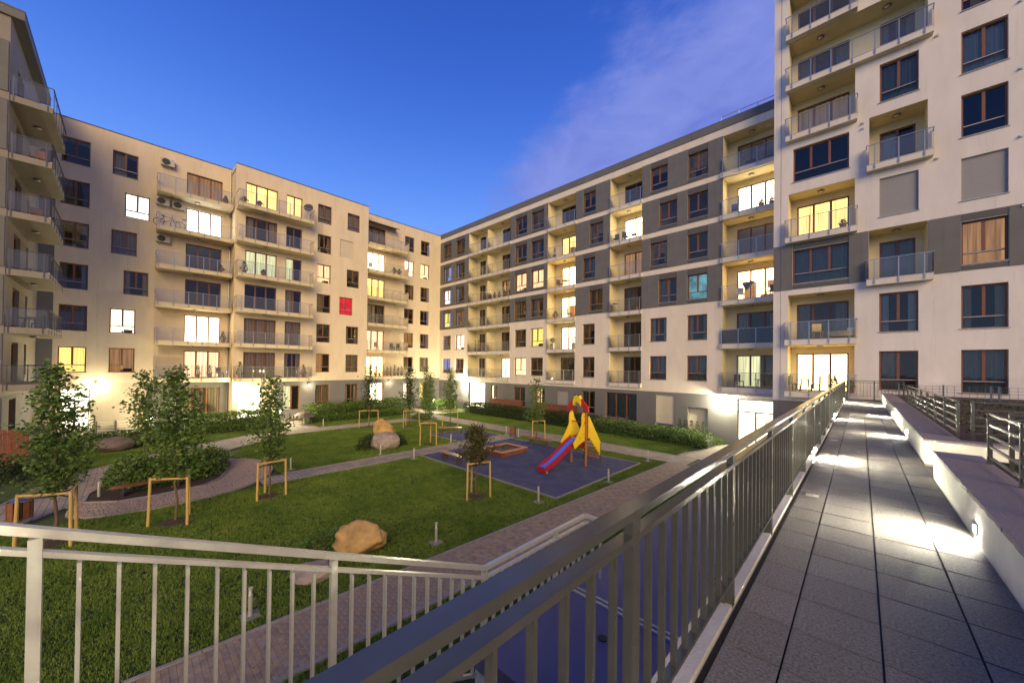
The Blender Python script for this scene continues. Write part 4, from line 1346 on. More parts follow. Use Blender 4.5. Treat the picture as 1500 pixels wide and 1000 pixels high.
wall_light('added unseen recessed light in the right wall beside the viewer', .745, -1.86, ZW + .13, -1, 200)  # out of view, added to light the front of the near railing
wall_light('recessed light in the far right wall just beyond the recess', .755, 12.2, ZW + .13, -1)
wall_light('third recessed light along the right wall', .755, 17.2, ZW + .13, -1)
wall_light('recessed light in the right wall closest to the tower', .755, 22.5, ZW + .13, -1)
wall_light('small light under the left railing halfway along the walkway', -.578, 8.27, ZW + .13, 1)
wall_light('small light under the left railing far along the walkway', -.578, 15.27, ZW + .13, 1)
wall_light('small light under the left railing at the tower end', -.578, 23.67, ZW + .13, 1)
# ================================================================== vegetation
def leaf_mat(name, c1, c2, trans=.25):
    m = bpy.data.materials.new(name); m.use_nodes = True; nt = m.node_tree; bs = nt.nodes['Principled BSDF']
    bs.inputs['Roughness'].default_value = .5; bs.inputs['Specular IOR Level'].default_value = .3
    at = nt.nodes.new('ShaderNodeAttribute'); at.attribute_name = 'shade'
    r = nt.nodes.new('ShaderNodeValToRGB'); r.color_ramp.elements[0].color = (*c1, 1); r.color_ramp.elements[1].color = (*c2, 1)
    nt.links.new(at.outputs['Fac'], r.inputs[0]); nt.links.new(r.outputs[0], bs.inputs['Base Color'])
    tl = nt.nodes.new('ShaderNodeBsdfTranslucent'); nt.links.new(r.outputs[0], tl.inputs[0])
    mx = nt.nodes.new('ShaderNodeMixShader'); mx.inputs[0].default_value = trans
    nt.links.new(bs.outputs[0], mx.inputs[1]); nt.links.new(tl.outputs[0], mx.inputs[2])
    nt.links.new(mx.outputs[0], nt.nodes['Material Output'].inputs[0])
    MATS[name] = m
leaf_mat('leaves', (.042, .088, .016), (.15, .235, .05))
leaf_mat('leaves_bright', (.045, .10, .014), (.15, .23, .042))
leaf_mat('leaves_dark', (.018, .036, .010), (.06, .092, .024))
leaf_mat('leaves_olive', (.05, .052, .015), (.13, .11, .04))
leaf_mat('leaves_conifer', (.015, .04, .012), (.045, .095, .03), .1)

def leaves_mesh(name, pts, size, mat, rnd, up=.3):
    """pts: list of positions; one bent leaf per position."""
    v, f, sh = [], [], []
    for p in pts:
        s = size * rnd.uniform(.6, 1.3)
        a = rnd.uniform(0, 6.283); tlt = rnd.uniform(-1.0, .5)
        d = Vector((math.cos(a) * math.cos(tlt), math.sin(a) * math.cos(tlt), math.sin(tlt)))
        n = Vector((rnd.gauss(0, 1), rnd.gauss(0, 1), rnd.gauss(up, .7)))
        w = d.cross(n)
        if w.length < 1e-4: continue
        w.normalize(); nn = w.cross(d)
        k = len(v)
        v += [tuple(p), tuple(p + d * s * .5 + w * s * .33 - nn * s * .08), tuple(p + d * s), tuple(p + d * s * .5 - w * s * .33 - nn * s * .08)]
        f += [(k, k + 1, k + 2), (k, k + 2, k + 3)]
        q = rnd.random(); sh += [q, q]
    me = bpy.data.meshes.new(name)
    me.from_pydata(v, [], f)
    me.materials.append(M[mat])
    at = me.attributes.new('shade', 'FLOAT', 'FACE')
    at.data.foreach_set('value', sh)
    me.update()
    return me

def tree(label, x, y, h, z0, prof, nb, nl, size, seed, mat='leaves', group='young trees on the courtyard lawns', tr=.045, name='young_tree', clump=.16, lean=0.02, stems=None):
    rnd = random.Random(seed)
    o = thing(name, label, 'tree', (x, y, 0), 0, group)
    w = MB(); pts = []
    for (ox, oy, hh) in (stems or [(0, 0, h)]):
        prev = Vector((ox, oy, -.05)); n = 7; nodes = [prev]
        for i in range(1, n + 1):
            t = i / n
            q = Vector((ox + rnd.uniform(-1, 1) * lean * hh * t ** .5, oy + rnd.uniform(-1, 1) * lean * hh * t ** .5, hh * t * .97))
            w.tube(prev, q, tr * (1 - (i - 1) / n * .85), tr * (1 - t * .85), 7, caps=False); prev = q; nodes.append(q)
        def at(z):
            t = max(0, min(.999, z / (hh * .97))) * n; i = int(t); return nodes[i].lerp(nodes[i + 1], t - i)
        for b_ in range(nb):
            u = (b_ + rnd.random()) / nb
            z = z0 + (hh - z0) * u
            rad = prof(u) * rnd.uniform(.42, 1.28)
            az = b_ * 2.399 + rnd.uniform(-.5, .5)
            st = at(max(z0 * .85, z - rad * .55))
            en = at(z) + Vector((math.cos(az) * rad, math.sin(az) * rad, rnd.uniform(-.05, .35) * rad))
            mid = st.lerp(en, .5) + Vector((0, 0, -.06 * rad))
            r0 = max(.006, tr * .34 * (1 - u * .7))
            w.tube(st, mid, r0, r0 * .6, 5, caps=False); w.tube(mid, en, r0 * .6, .003, 5, caps=False)
            m = max(3, int(nl / nb * (.4 + rad / max(.05, prof(.35)))))
            for _ in range(m):
                t = rnd.random() ** .6
                c = (st.lerp(mid, t * 2) if t < .5 else mid.lerp(en, t * 2 - 1)) if rad > .1 else en
                pts.append(c + Vector((rnd.gauss(0, clump), rnd.gauss(0, clump), rnd.gauss(0, clump * .8))))
    part('trunk', w, 'bark', o, smooth=True)
    add('crown', leaves_mesh('crown', pts, size, mat, rnd), o)
    return o
col_p = lambda r: (lambda u: r * (0.45 + 1.1 * math.sin(math.pi * min(1, u * .80 + .18)) - .35 * u) * .8)
tree('large staked young tree in front of the near left block, leftmost on the lawn', -17.2, -1.44, 5.35, 1.7, col_p(.66), 44, 2700, .13, 1, clump=.13)
tree('bushy staked young tree beside the bench and the gravel circle', -16.7, 1.15, 5.25, 1.7, col_p(.60), 44, 2500, .13, 2, clump=.13)
tree('slender staked young tree backlit by the bright left entrance', -17.3, 4.0, 4.9, 1.65, col_p(.62), 52, 2500, .12, 3, 'leaves', clump=.14)
tree('small round crowned reddish tree standing next to the playground bench', -11.45, 9.95, 2.95, 1.55, lambda u: .16 + .50 * math.sin(math.pi * min(1, .12 + u * .86)), 46, 3600, .09, 4, 'leaves_olive', clump=.10, tr=.03)
tree('thin staked tree with a sparse top beside the pair of boulders', -21.3, 14.2, 4.7, 2.2, col_p(.40), 22, 420, .11, 5, clump=.13, tr=.03)
tree('slim dark staked tree by the far path, leftmost of the three before the far corner', -31.0, 14.5, 5.4, 1.7, col_p(.62), 40, 1500, .14, 6, 'leaves_dark', clump=.17)
tree('slim dark staked tree by the far path, middle of the three before the far corner', -28.7, 17.1, 5.3, 1.7, col_p(.62), 40, 1500, .14, 7, 'leaves_dark', clump=.17)
tree('slim staked tree by the far path in front of the white lit passage', -26.9, 20.15, 5.2, 1.6, col_p(.62), 40, 1600, .14, 8, clump=.16)
tree('light green young tree between the slide and the brown fence', -17.65, 21.25, 4.6, 1.5, lambda u: .95 * (1 - u) ** .7 + .12, 40, 1500, .12, 9, 'leaves_bright', clump=.15)
tree('tree rising from the shrubs of the gravel circle bed', -25.6, .6, 5.0, 1.6, col_p(.62), 34, 1700, .14, 10, clump=.15)
tree('forked leafy tree without stakes in the round bed where the paths meet', -32.5, 21.2, 5.4, .9, col_p(.62), 30, 1300, .14, 12, clump=.2, stems=[(0, 0, 5.4), (.3, .25, 4.6)])

def stakes(label, x, y, r=.62, h=1.55, rot=0.0):
    o = thing('tree_support', label, 'tree support', (x, y, 0), rot, 'wooden tripods round the young trees')
    P = [(r * math.cos(a), r * math.sin(a)) for a in (.2, .2 + 2.094, .2 + 4.189)]
    for px, py in P:
        m = MB(); m.tube((px * 1.06, py * 1.06, -.05), (px, py, h), .042, .040, 9); part('stake', m, 'stake_wood', o, smooth=False)
    for i in range(3):
        a, c = P[i], P[(i + 1) % 3]
        m = MB(); m.tube((a[0], a[1], h - .05), (c[0], c[1], h - .05), .034, .034, 7); part('crossbar', m, 'stake_wood', o)
        m = MB(); m.beam((a[0], a[1], h - .17), (c[0] * .12, c[1] * .12, h - .19), .006, .04); part('strap', m, 'black', o)
    m = MB()
    n = 18; rr_ = random.Random(int(x * 7)); k = len(m.v)
    m.v.append((0, 0, .10))
    for i in range(n):
        t = 2 * math.pi * i / n; q = r * rr_.uniform(.75, 1.1); m.v.append((q * math.cos(t), q * math.sin(t), .0)); 
    for i in range(n):
        m.f.append((0, 1 + i, 1 + (i + 1) % n)); m.m.append(0)
    part('mulch', m, 'soil', o)
    return o
stakes('wooden tripod round the tree at the far left, half hidden by the near railing', -17.2, -1.44, .68, 1.6, .3)
stakes('wooden tripod round the bushy tree beside the gravel circle bench', -16.7, 1.15, .62, 1.6, .2)
stakes('wooden tripod round the slender backlit tree at the path end', -17.3, 4.0, .55, 1.5, .9)
stakes('wooden tripod under the round reddish tree by the playground', -11.45, 9.95, .55, 1.5, .5)
stakes('wooden tripod round the sparse tree near the pair of boulders', -21.3, 14.2, .6, 1.55, .1)
stakes('thin wooden tripod at the first slim tree along the far path', -31.0, 14.5, .85, 1.5, .4)
stakes('thin wooden tripod at the second slim tree along the far path', -28.7, 17.1, .8, 1.5, .7)
stakes('thin wooden tripod at the tree before the white lit passage', -26.9, 20.15, .75, 1.5, .2)
stakes('wooden tripod at the light green tree behind the slide', -17.65, 21.25, .6, 1.4, .5)

def hedge(name, label, pts, width, h, n, size, mat, seed, group=None, bump=.18, z=0.0):
    rnd = random.Random(seed)
    o = thing(name, label, 'hedge', (pts[0][0], pts[0][1], z), 0, group)
    base = Vector((pts[0][0], pts[0][1], 0))
    segs = []
    for p, q in zip(pts[:-1], pts[1:]): segs.append((Vector((*p, 0)) - base, Vector((*q, 0)) - base))
    tot = sum((b - a).length for a, b in segs)
    P = []; core = MB()
    for a, b in segs:
        d = (b - a); L = d.length; d.normalize(); s = Vector((-d.y, d.x, 0))
        kk = max(2, int(L / .8))
        for i in range(kk):
            c0 = a + d * (L * i / kk); c1 = a + d * (L * (i + 1) / kk)
            hh = h * (.78 + bump * noise.noise((c0 + base) * .8))
            core.beam(c0 + Vector((0, 0, hh / 2 - .12)), c1 + Vector((0, 0, hh / 2 - .12)), width * .5, max(.1, hh - .3))
        for _ in range(int(n * L / tot)):
            t = rnd.random() * L; c = a + d * t
            hh = h * (1 + bump * noise.noise((c + base) * .9) + bump * .6 * noise.noise((c + base) * 2.7))
            k = rnd.random()
            if k < .42: off, zz = rnd.uniform(-.5, .5), hh + rnd.gauss(0, .05) - .04
            else: off, zz = (.5 if k < .6 else -.5) + rnd.gauss(0, .05), hh * rnd.random() ** .8
            off *= 1 + .25 * noise.noise(Vector((t * .8, zz * 1.5, seed)))
            if name == 'shrub':
                # a rounded mound instead of a clipped hedge
                t = rnd.uniform(-width * .5, L + width * .5); ov = max(0, -t, t - L) / (width * .5)
                rr = math.sqrt(max(0, 1 - ov * ov)); aa = rnd.uniform(0, math.pi); q = rnd.uniform(.62, 1.02)
                c = a + d * t
                lump = 1 + bump * 1.2 * noise.noise(c * 1.3 + Vector((seed, aa * 1.2, 0)))
                off, zz = .5 * math.cos(aa) * rr * q * lump, h * math.sin(aa) ** .8 * rr ** .7 * q * lump
            P.append(c + s * (off * width) + Vector((0, 0, zz)))
    if name != 'shrub': part('core_and_branches', core, 'leaf_dark', o)  # dark inner box imitates the shade between the hedge leaves
    else:
        st = MB()
        for k in range(9):
            p = rnd.choice(segs); q = p[0].lerp(p[1], rnd.random()); st.tube(q, q + Vector((rnd.uniform(-.4, .4) * width, rnd.uniform(-.4, .4) * width, h * .8)), .015, .005, 5)
        part('core_and_branches', st, 'bark', o)
    add('foliage', leaves_mesh('foliage', P, size, mat, rnd, .5), o)
    return o
hedge('hedge', 'tall trimmed hedge beneath the left balconies, left of the bright entrance', [(-37.6, 3.0), (-37.6, 8.8)], 2.2, 1.35, 7000, .13, 'leaves_bright', 21)
hedge('hedge', 'long dense hedge beneath the left building, right of the bright entrance', [(-38.2, 11.8), (-38.4, 16.5), (-39.2, 21.5), (-40.6, 23.0)], 2.4, 1.45, 12000, .14, 'leaves_bright', 22)
hedge('shrub_border', 'low dark shrubs in front of the long hedge', [(-36.5, 11.6), (-36.7, 21.3)], 1.0, .65, 4500, .12, 'leaves', 23)
hedge('shrub_border', 'low lavender shrubs in front of the short hedge', [(-36.0, 3.6), (-36.0, 8.9)], .8, .6, 2600, .12, 'leaves', 24)
hedge('hedge', 'long dark hedge along the foot of the right wing in front of the brown fence', [(-33.8, 27.9), (-16.5, 27.9)], 1.6, 1.15, 11000, .13, 'leaves_dark', 25)
hedge('hedge', 'hedge at the foot of the right wing behind the slide, ending at the lit entrance', [(-16.3, 27.8), (-7.4, 27.3)], 1.5, 1.0, 8500, .12, 'leaves', 26)
hedge('shrub', 'bright shrubs lit beside the white passage in the far corner', [(-39.5, 26.0), (-37.0, 27.9)], 1.4, 1.3, 2600, .14, 'leaves_bright', 27)
hedge('shrub', 'large wide shrub behind the wooden bench in the gravel circle', [(-23.2, .2), (-22.6, .9), (-22.9, 1.9)], 1.9, 1.25, 6000, .12, 'leaves_bright', 28, bump=.35)
hedge('shrub', 'rounded shrub at the right end of the gravel circle bed', [(-22.6, 2.5), (-24.0, 3.0)], 1.5, 1.15, 3000, .12, 'leaves_bright', 29, bump=.35)
hedge('shrub', 'low green bush left of the large tan boulder', [(-11.2, 3.8), (-11.0, 4.2)], .9, .6, 1100, .075, 'leaves_bright', 30, bump=.3)
hedge('shrub', 'dark shrub ring left of the paired boulders', [(-22.8, 10.4), (-23.4, 11.4)], 1.1, .8, 1600, .10, 'leaves_dark', 31, bump=.3)
hedge('shrub', 'dark shrub ring right of the paired boulders', [(-22.6, 12.6), (-23.3, 12.4)], 1.2, .8, 1500, .10, 'leaves_dark', 32, bump=.3)
hedge('shrub', 'dark shrubs in front of the low fence on the far left', [(-33.8, -2.6), (-34.0, 1.6)], 1.8, 1.0, 3600, .13, 'leaves_dark', 33, bump=.35)
hedge('shrub', 'dark bush below the brown fence at the left picture edge', [(-27.2, -4.2), (-29.2, -2.6)], 1.6, 1.0, 2400, .12, 'leaves_dark', 34, bump=.35)
hedge('ground_cover', 'low grassy plants in the round bed where the paths meet', [(-33.2, 20.4), (-31.8, 21.6)], 1.3, .45, 1300, .12, 'leaves', 35, bump=.3)
hedge('shrub', 'small plants at the foot of the lit entrance wall beside the tower', [(-7.6, 28.5), (-7.2, 29.2)], .5, .5, 500, .09, 'leaves_bright', 36, bump=.3)
hedge('ground_cover', 'dark low planting filling the near planter behind the steel fence', [(2.2, 2.0), (2.2, 7.5)], 1.6, .22, 2600, .07, 'leaves_dark', 37, z=4.0)
hedge('ground_cover', 'dark low planting filling the farther planter behind the steel fence', [(2.6, 10.2), (2.6, 23.4)], 2.0, .22, 5000, .08, 'leaves_dark', 38, z=4.0)

def conifer(label, x, y, z, h, r, seed, name='dwarf_conifer', cat='conifer', group=None, pot=False, mat='leaves_conifer', n=420, size=.075):
    rnd = random.Random(seed)
    o = thing(name, label, cat, (x, y, z), 0, group)
    zb = 0.0
    if pot:
        t = MB(); t.tube((0, 0, 0), (0, 0, .34), .12, .17, 12); t.ring((0, 0, .33), (0, 0, 1), .165, .018, 14, 5); part('pot', t, 'terracotta', o); zb = .3
    t = MB(); t.tube((0, 0, zb), (0, 0, zb + h * .8), .02, .006, 6); part('trunk', t, 'bark', o)
    P = []
    for _ in range(n):
        u = rnd.random() ** 1.3; a = rnd.uniform(0, 6.283); q = r * (1 - u) ** .8 * rnd.uniform(.6, 1.05) + .015
        P.append(Vector((q * math.cos(a), q * math.sin(a), zb + .06 + h * u)))
    add('foliage', leaves_mesh('foliage', P, size, mat, rnd, .8), o)
    return o
for i in range(5):
    conifer(['first small conifer left of the cream niche by the wing entrance', 'second small conifer in front of the cream niche', 'third small conifer in front of the cream niche', 'fourth small conifer in front of the cream niche', 'last small conifer beside the brightly lit entrance wall'][i], -9.95 + i * .42, 29.0 - i * .02, .35, 1.15, .3, 50 + i, group='small conifers by the entrance')
t = MB(); t.box(-10.6, 28.45, 0, -7.6, 28.65, .62); low = part('garden_wall', t, 'white_wall', None); tag(low, 'low white garden wall in front of the small conifers', 'garden wall')
# ================================================================== things in the courtyard
def boulder(label, x, y, rx, ry, rz_, seed, mat, z=0.0, sink=.25, rot=0.0, rough=.22, facet=.82):
    import bmesh
    bm = bmesh.new(); bmesh.ops.create_icosphere(bm, subdivisions=4, radius=1)
    off = Vector((seed * 3.7, seed * 1.3, seed * 2.1))
    for v in bm.verts:
        n = v.co.normalized()
        d = 1 + rough * noise.noise(n * 1.1 + off) + rough * .55 * noise.noise(n * 2.6 + off) + rough * .2 * noise.noise(n * 7 + off)
        # split planes give the broken faces
        for k in range(5):
            pn = Vector((math.sin(seed * 5 + k * 2.4), math.cos(seed * 3 + k * 1.7), math.sin(k * 1.1 + seed))).normalized()
            t = n.dot(pn) * d
            if t > facet: d *= 1 - (t - facet) * .95
        v.co = Vector((n.x * d * rx, n.y * d * ry, n.z * d * rz_))
    me = bpy.data.meshes.new('boulder'); bm.to_mesh(me); bm.free()
    me.materials.append(M[mat]); me.polygons.foreach_set('use_smooth', [True] * len(me.polygons))
    o = add('boulder', me, None, (x, y, z + rz_ * (1 - sink)), (0, 0, rot))
    return tag(o, label, 'boulder')
boulder('large angular tan boulder on the lawn beside the brick path', -10.35, 4.62, .72, .58, .50, 1.3, 'boulder_tan', rot=.9, rough=.32, facet=.78)
boulder('flat pinkish stone behind the near stair railing', -9.95, 3.25, .55, .45, .2, 2.2, 'boulder_grey', rot=.6)
boulder('rounded grey brown boulder in front of its twin among dark shrubs', -22.2, 11.45, .95, .85, .62, 3.1, 'boulder_grey', rot=.8, rough=.12)
boulder('tan boulder rising behind the rounded grey one', -23.3, 12.0, .8, .7, .95, 4.4, 'boulder_tan', rot=.3, rough=.28, facet=.78)
boulder('long dark boulder beside the far left shrubs', -32.6, -.55, .6, .85, .5, 5.2, 'boulder_dark', rot=.2, rough=.15)
boulder('dark boulder farther back, right of the long one', -34.2, .8, .55, .8, .5, 6.1, 'boulder_dark', rot=.1, rough=.18)
# thatched bird-table like garden lantern near the bright entrance
o = thing('garden_umbrella', 'small domed thatched shelter on a white post beside the entrance path', 'garden shelter', (-36.3, 10.95, 0))
t = MB(); t.tube((0, 0, 0), (0, 0, .75), .06); part('post', t, 'white_paint', o)
t = MB(); n = 20
for (r0, z0, r1, z1) in ((1.0, .68, .85, .8), (.85, .8, .5, 1.02), (.5, 1.02, .04, 1.14)):
    t.tube((0, 0, z0), (0, 0, z1), r0, r1, n, caps=(z0 == .68))
part('roof', t, 'boulder_dark', o)

def bollard_proto(label, x, y):
    o = thing('bollard_light', label, 'bollard light', (x, y, 0), 0, 'steel bollard lights in the lawns')
    t = MB(); t.tube((0, 0, .03), (0, 0, .46), .042, n=14); t.tube((0, 0, .57), (0, 0, .62), .042, n=14)
    for a in (0, 2.09, 4.19): t.tube((.032 * math.cos(a), .032 * math.sin(a), .46), (.032 * math.cos(a), .032 * math.sin(a), .57), .007, n=5)
    part('post', t, 'steel', o)
    t = MB(); t.tube((0, 0, .461), (0, 0, .569), .024, n=10); part('lamp_glass', t, 'white_paint', o)
    t = MB(); t.box(-.17, -.17, -.02, .17, .17, .03); part('base_plate', t, 'kerb', o)
    return o
BL = [(-20.95, 5.75, 'steel bollard light in the lawn left of the straight path, nearest the gravel circle'), (-20.85, 10.5, 'steel bollard light directly in front of the paired boulders'), (-18.6, 11.4, 'steel bollard light at the left corner of the playground by the straight path'), (-13.4, 11.35, 'steel bollard light behind the round tree at the playground front edge'), (-20.7, 15.6, 'steel bollard light beside the small second play area'), (-34.0, 10.2 + 1.6, 'steel bollard light at the mouth of the entrance path'), (-9.25, 11.3, 'pale bollard light at the near corner of the playground by the brick path'), (-9.3, 6.5, 'steel bollard light on the lawn edge to the right of the tan boulder'), (-8.55, 15.6, 'steel bollard light halfway between playground and brick path'), (-8.9, 20.8, 'steel bollard light at the far corner of the playground'), (-20.5, 20.9, 'steel bollard light between the second play area and the far path'), (-9.35, 1.85, 'steel bollard light seen through the bars of the near stair railing'), (-21.75, -.75, 'short bollard light at the left end of the gravel bed'), (-37.2, 25.9, 'steel bollard light near the white lit passage'), (-18.9, 20.6, 'steel bollard light behind the sandbox'), (-24.3, 21.0, 'steel bollard light at the far path junction')]
proto = bollard_proto(BL[0][2], *BL[0][:2])
for x, y, lb in BL[1:]:
    c = copy_tree(proto); c.location = (x, y, 0); c['label'] = lb

def bench(label, x, y, rz, L=1.9, back=False):
    o = thing('park_bench', label, 'bench', (x, y, 0), rz, 'wooden benches')
    for i in range(4):
        t = MB(); t.box(-L / 2, -.21 + i * .108, .41, L / 2, -.21 + i * .108 + .096, .455); part('slat', t, 'bench_wood', o)
    for s in (-1, 1):
        t = MB(); t.box(s * L * .36 - .03, -.19, 0, s * L * .36 + .03, .19, .41); part('leg', t, 'steel_dark', o)
    return o
bench('wooden bench on the near left edge of the blue playground', -16.6, 12.6, 0)
bench('wooden bench on the small second play area', -23.9, 17.9, .85)
bench('wooden bench at the back of the playground in front of the green tree', -15.9, 19.45, 0)
bench('long wooden bench on the rim of the gravel circle bed', -21.35, .7, R(98), 2.3)
bench('wooden bench by the paved walk at the far left', -25.4, -1.9, R(8), 2.2)

def bin_(label, x, y, lid=None, s=1.0):
    o = thing('litter_bin', label, 'litter bin', (x, y, 0), 0, 'slatted wooden litter bins')
    n = 10; r = .21 * s
    for i in range(n):
        a = 2 * math.pi * i / n
        t = MB(); t.beam((r * math.cos(a), r * math.sin(a), .22), (r * math.cos(a), r * math.sin(a), .80), .11 * s, .025, up=(math.cos(a), math.sin(a), 0)); part('slat', t, 'bench_wood', o)
    t = MB(); t.tube((0, 0, .25), (0, 0, .77), r * .9, n=14); part('liner', t, 'black', o)
    for q in (-1, 1):
        t = MB(); t.box(q * (r + .05) - .03, -.03, 0, q * (r + .05) + .03, .03, .82); part('post', t, 'steel_dark', o)
    if lid:
        t = MB(); t.tube((0, 0, .771), (0, 0, .84), r * 1.0, r * .55, 12); part('bin_bag', t, lid, o)
    return o
bin_('wooden slatted litter bin with a blue bag at the left picture edge', -19.9, -2.4, 'plastic_blue', 1.25)
bin_('small wooden litter bin at the back corner of the playground', -19.25, 20.35)

# sandbox
o = thing('sandbox', 'square sandbox with pinkish wooden rim on the playground', 'sandbox', (-16.15, 16.3, 0))
t = MB(); t.box(-.78, -.95, .02, .78, .95, .16); part('sand', t, 'sand', o)
for (x0, y0, x1, y1) in ((-.95, -1.15, .95, -.93), (-.95, .93, .95, 1.15), (-.95, -.929, -.74, .929), (.74, -.929, .95, .929)):
    t = MB(); t.box(x0 + .04, y0 + .04, .0, x1 - .04, y1 - .04, .28); t.box(x0, y0, .281, x1, y1, .33, 1); part('rim_board', t, ['brown_wood', 'sand_frame'], o)
t = MB(); t.tube((-.3, .4, .15), (-.2, .5, .42), .22, .05, 8); part('toy_heap', t, 'leaf_dark', o)

# ---- playground slide
sl = thing('playground_slide', 'yellow and red playground slide tower with a blue chute', 'slide', (-11.25, 17.75, 0.03), R(-6))
sl.scale.x = .88
for x, y in ((-.58, -.50), (.58, -.50)):
    t = MB(); t.tube((x, y, 0), (x, y, 2.95), .065, n=12); part('leg', t, 'leg_wood', sl, smooth=False)
t = MB(); t.box(-.55, -.55, 1.45, .55, .0, 1.52); part('platform', t, 'leg_wood', sl)
def side_panel(s):
    # curved yellow cheek that runs from the front post down to the chute
    t = MB(); x0 = s * .47; x1 = s * .525
    prof = [(-.42, 1.42), (-.42, 2.70), (-.50, 2.86), (-.63, 2.90), (-.76, 2.82), (-.80, 2.60), (-.80, 2.25), (-.93, 2.0), (-1.20, 1.62), (-1.48, 1.30), (-1.36, 1.02), (-.95, 1.22)]
    k = len(t.v); n = len(prof)
    t.v += [(x0, y, z) for y, z in prof] + [(x1, y, z) for y, z in prof]
    t.f += [tuple(range(k, k + n)), tuple(reversed(range(k + n, k + 2 * n)))]; t.m += [0, 0]
    for i in range(n):
        j = (i + 1) % n; t.f.append((k + i, k + n + i, k + n + j, k + j)); t.m.append(0)
    p = part('side_panel', t, 'yellow', sl)
    for z, y in ((2.7, -.62), (2.2, -.62), (1.75, -.62), (1.55, -.95)):
        q = MB(); q.tube((s * .5255, y, z), (s * .535, y, z), .028, n=10); part('bolt_cap', q, 'black', p)
side_panel(-1); side_panel(1)
# chute
prof = [(-.55, 1.50), (-.85, 1.46), (-1.15, 1.30), (-2.55, .52), (-2.95, .36), (-3.30, .30)]
t = MB(); r_ = [MB(), MB()]
for (ya, za), (yb, zb) in zip(prof[:-1], prof[1:]):
    t.quad((-.25, ya, za), (-.25, yb, zb), (.25, yb, zb), (.25, ya, za))
    t.quad((-.25, ya, za - .04), (.25, ya, za - .04), (.25, yb, zb - .04), (-.25, yb, zb - .04))
part('chute_bed', t, 'blue_slide', sl)
for s in (-1, 1):
    t = MB()
    up = [(y, z + .15) for y, z in prof[1:]]; lo = [(y, z - .10) for y, z in prof[1:]]
    up[-1] = (-3.42, .30); lo[-1] = (-3.42, .12)
    for (a, b_), (c, d) in zip(zip(up[:-1], up[1:]), zip(lo[:-1], lo[1:])):
        x0, x1 = sorted((s * .252, s * .345))
        t.quad((x0, a[0], a[1]), (x1, a[0], a[1]), (x1, b_[0], b_[1]), (x0, b_[0], b_[1]))
        t.quad((x0, c[0], c[1]), (x0, d[0], d[1]), (x1, d[0], d[1]), (x1, c[0], c[1]))
        t.quad((x0, a[0], a[1]), (x0, b_[0], b_[1]), (x0, d[0], d[1]), (x0, c[0], c[1]))
        t.quad((x1, a[0], a[1]), (x1, c[0], c[1]), (x1, d[0], d[1]), (x1, b_[0], b_[1]))
    t.quad((x0, -3.42, .30), (x1, -3.42, .30), (x1, -3.42, .12), (x0, -3.42, .12))
    part('chute_side', t, 'red', sl)
t = MB(); t.box(-.25, -3.42, .05, .25, -3.30, .25); part('chute_foot', t, 'red', sl)
t = MB(); t.box(-.24, -3.20, 0, .24, -3.14, .30); part('foot_plate', t, 'steel', sl)
# roof arms and cap
for s in (-1, 1):
    t = MB()
    x = lambda v: s * v
    prof2 = [(.84, 2.96), (.80, 3.20), (.52, 3.46), (.20, 3.66), (.12, 3.42), (.34, 3.24), (.55, 3.02), (.66, 2.92)]
    k = len(t.v); n = len(prof2)
    t.v += [(x(a), -.66, c) for a, c in prof2] + [(x(a), -.52, c) for a, c in prof2]
    t.f += [tuple(range(k, k + n)), tuple(reversed(range(k + n, k + 2 * n)))]; t.m += [0, 0]
    for i in range(n): j = (i + 1) % n; t.f.append((k + i, k + n + i, k + n + j, k + j)); t.m.append(0)
    part('roof_arm', t, 'red', sl)
t = MB(); prof2 = [(-.30, 3.24), (-.33, 3.42), (-.24, 3.68), (-.16, 3.80), (-.06, 3.82), (0, 3.80), (.06, 3.82), (.16, 3.80), (.24, 3.68), (.33, 3.42), (.30, 3.24), (.2, 3.36), (0, 3.46), (-.2, 3.36)]
k = len(t.v); n = len(prof2)
t.v += [(a, -.70, c) for a, c in prof2] + [(a, -.50, c) for a, c in prof2]
t.f += [tuple(reversed(range(k, k + n))), tuple(range(k + n, k + 2 * n))]; t.m += [0, 0]
for i in range(n): j = (i + 1) % n; t.f.append((k + i, k + n + i, k + n + j, k + j)); t.m.append(0)
part('roof_cap', t, 'yellow', sl)
for s in (-1, 1):
    t = MB(); t.tube((s * .13, -.72, 3.82), (s * .13, -.60, 3.84), .045, n=10); part('knob', t, 'black', sl)
t = MB(); t.tube((-.58, -.6, 2.35), (.58, -.6, 2.35), .03); part('crossbar', t, 'red', sl)
t = MB(); t.beam((-.58, -.1, 1.5), (.58, -.1, 2.4), .04, .05); part('brace', t, 'yellow', sl)
# stepped climbing side at the back, jagged lower edge
for s in (-1, 1):
    t = MB(); top = [(-.40, 2.66), (-.34, 2.70), (.72, 1.12), (.72, .42)]
    low = []
    y, z = .72, .42
    for i in range(6):
        low.append((y - .10, z + .02)); low.append((y - .13, z + .20)); y -= .165; z += .18
    outline = top + low + [(-.40, 1.5)]
    k = len(t.v); n = len(outline); xa, xb = s * .62, s * .68
    t.v += [(xa, a, c) for a, c in outline] + [(xb, a, c) for a, c in outline]
    t.f += [tuple(range(k, k + n)), tuple(reversed(range(k + n, k + 2 * n)))]; t.m += [0, 0]
    for i in range(n): j = (i + 1) % n; t.f.append((k + i, k + n + i, k + n + j, k + j)); t.m.append(0)
    part('stair_panel', t, 'yellow', sl)
    t = MB(); t.tube((s * .65, .70, 0), (s * .65, .70, 1.12), .05); part('stair_post', t, 'steel_dark', sl)
for i in range(6):
    t = MB(); t.box(-.61, .0 + i * .115, 1.27 - i * .2, .61, .16 + i * .115, 1.31 - i * .2); part('step', t, 'leg_wood', sl)
t = MB(); t.box(-.16, -.42, .9, .30, -.36, 1.38); part('lower_panel', t, 'red', sl)

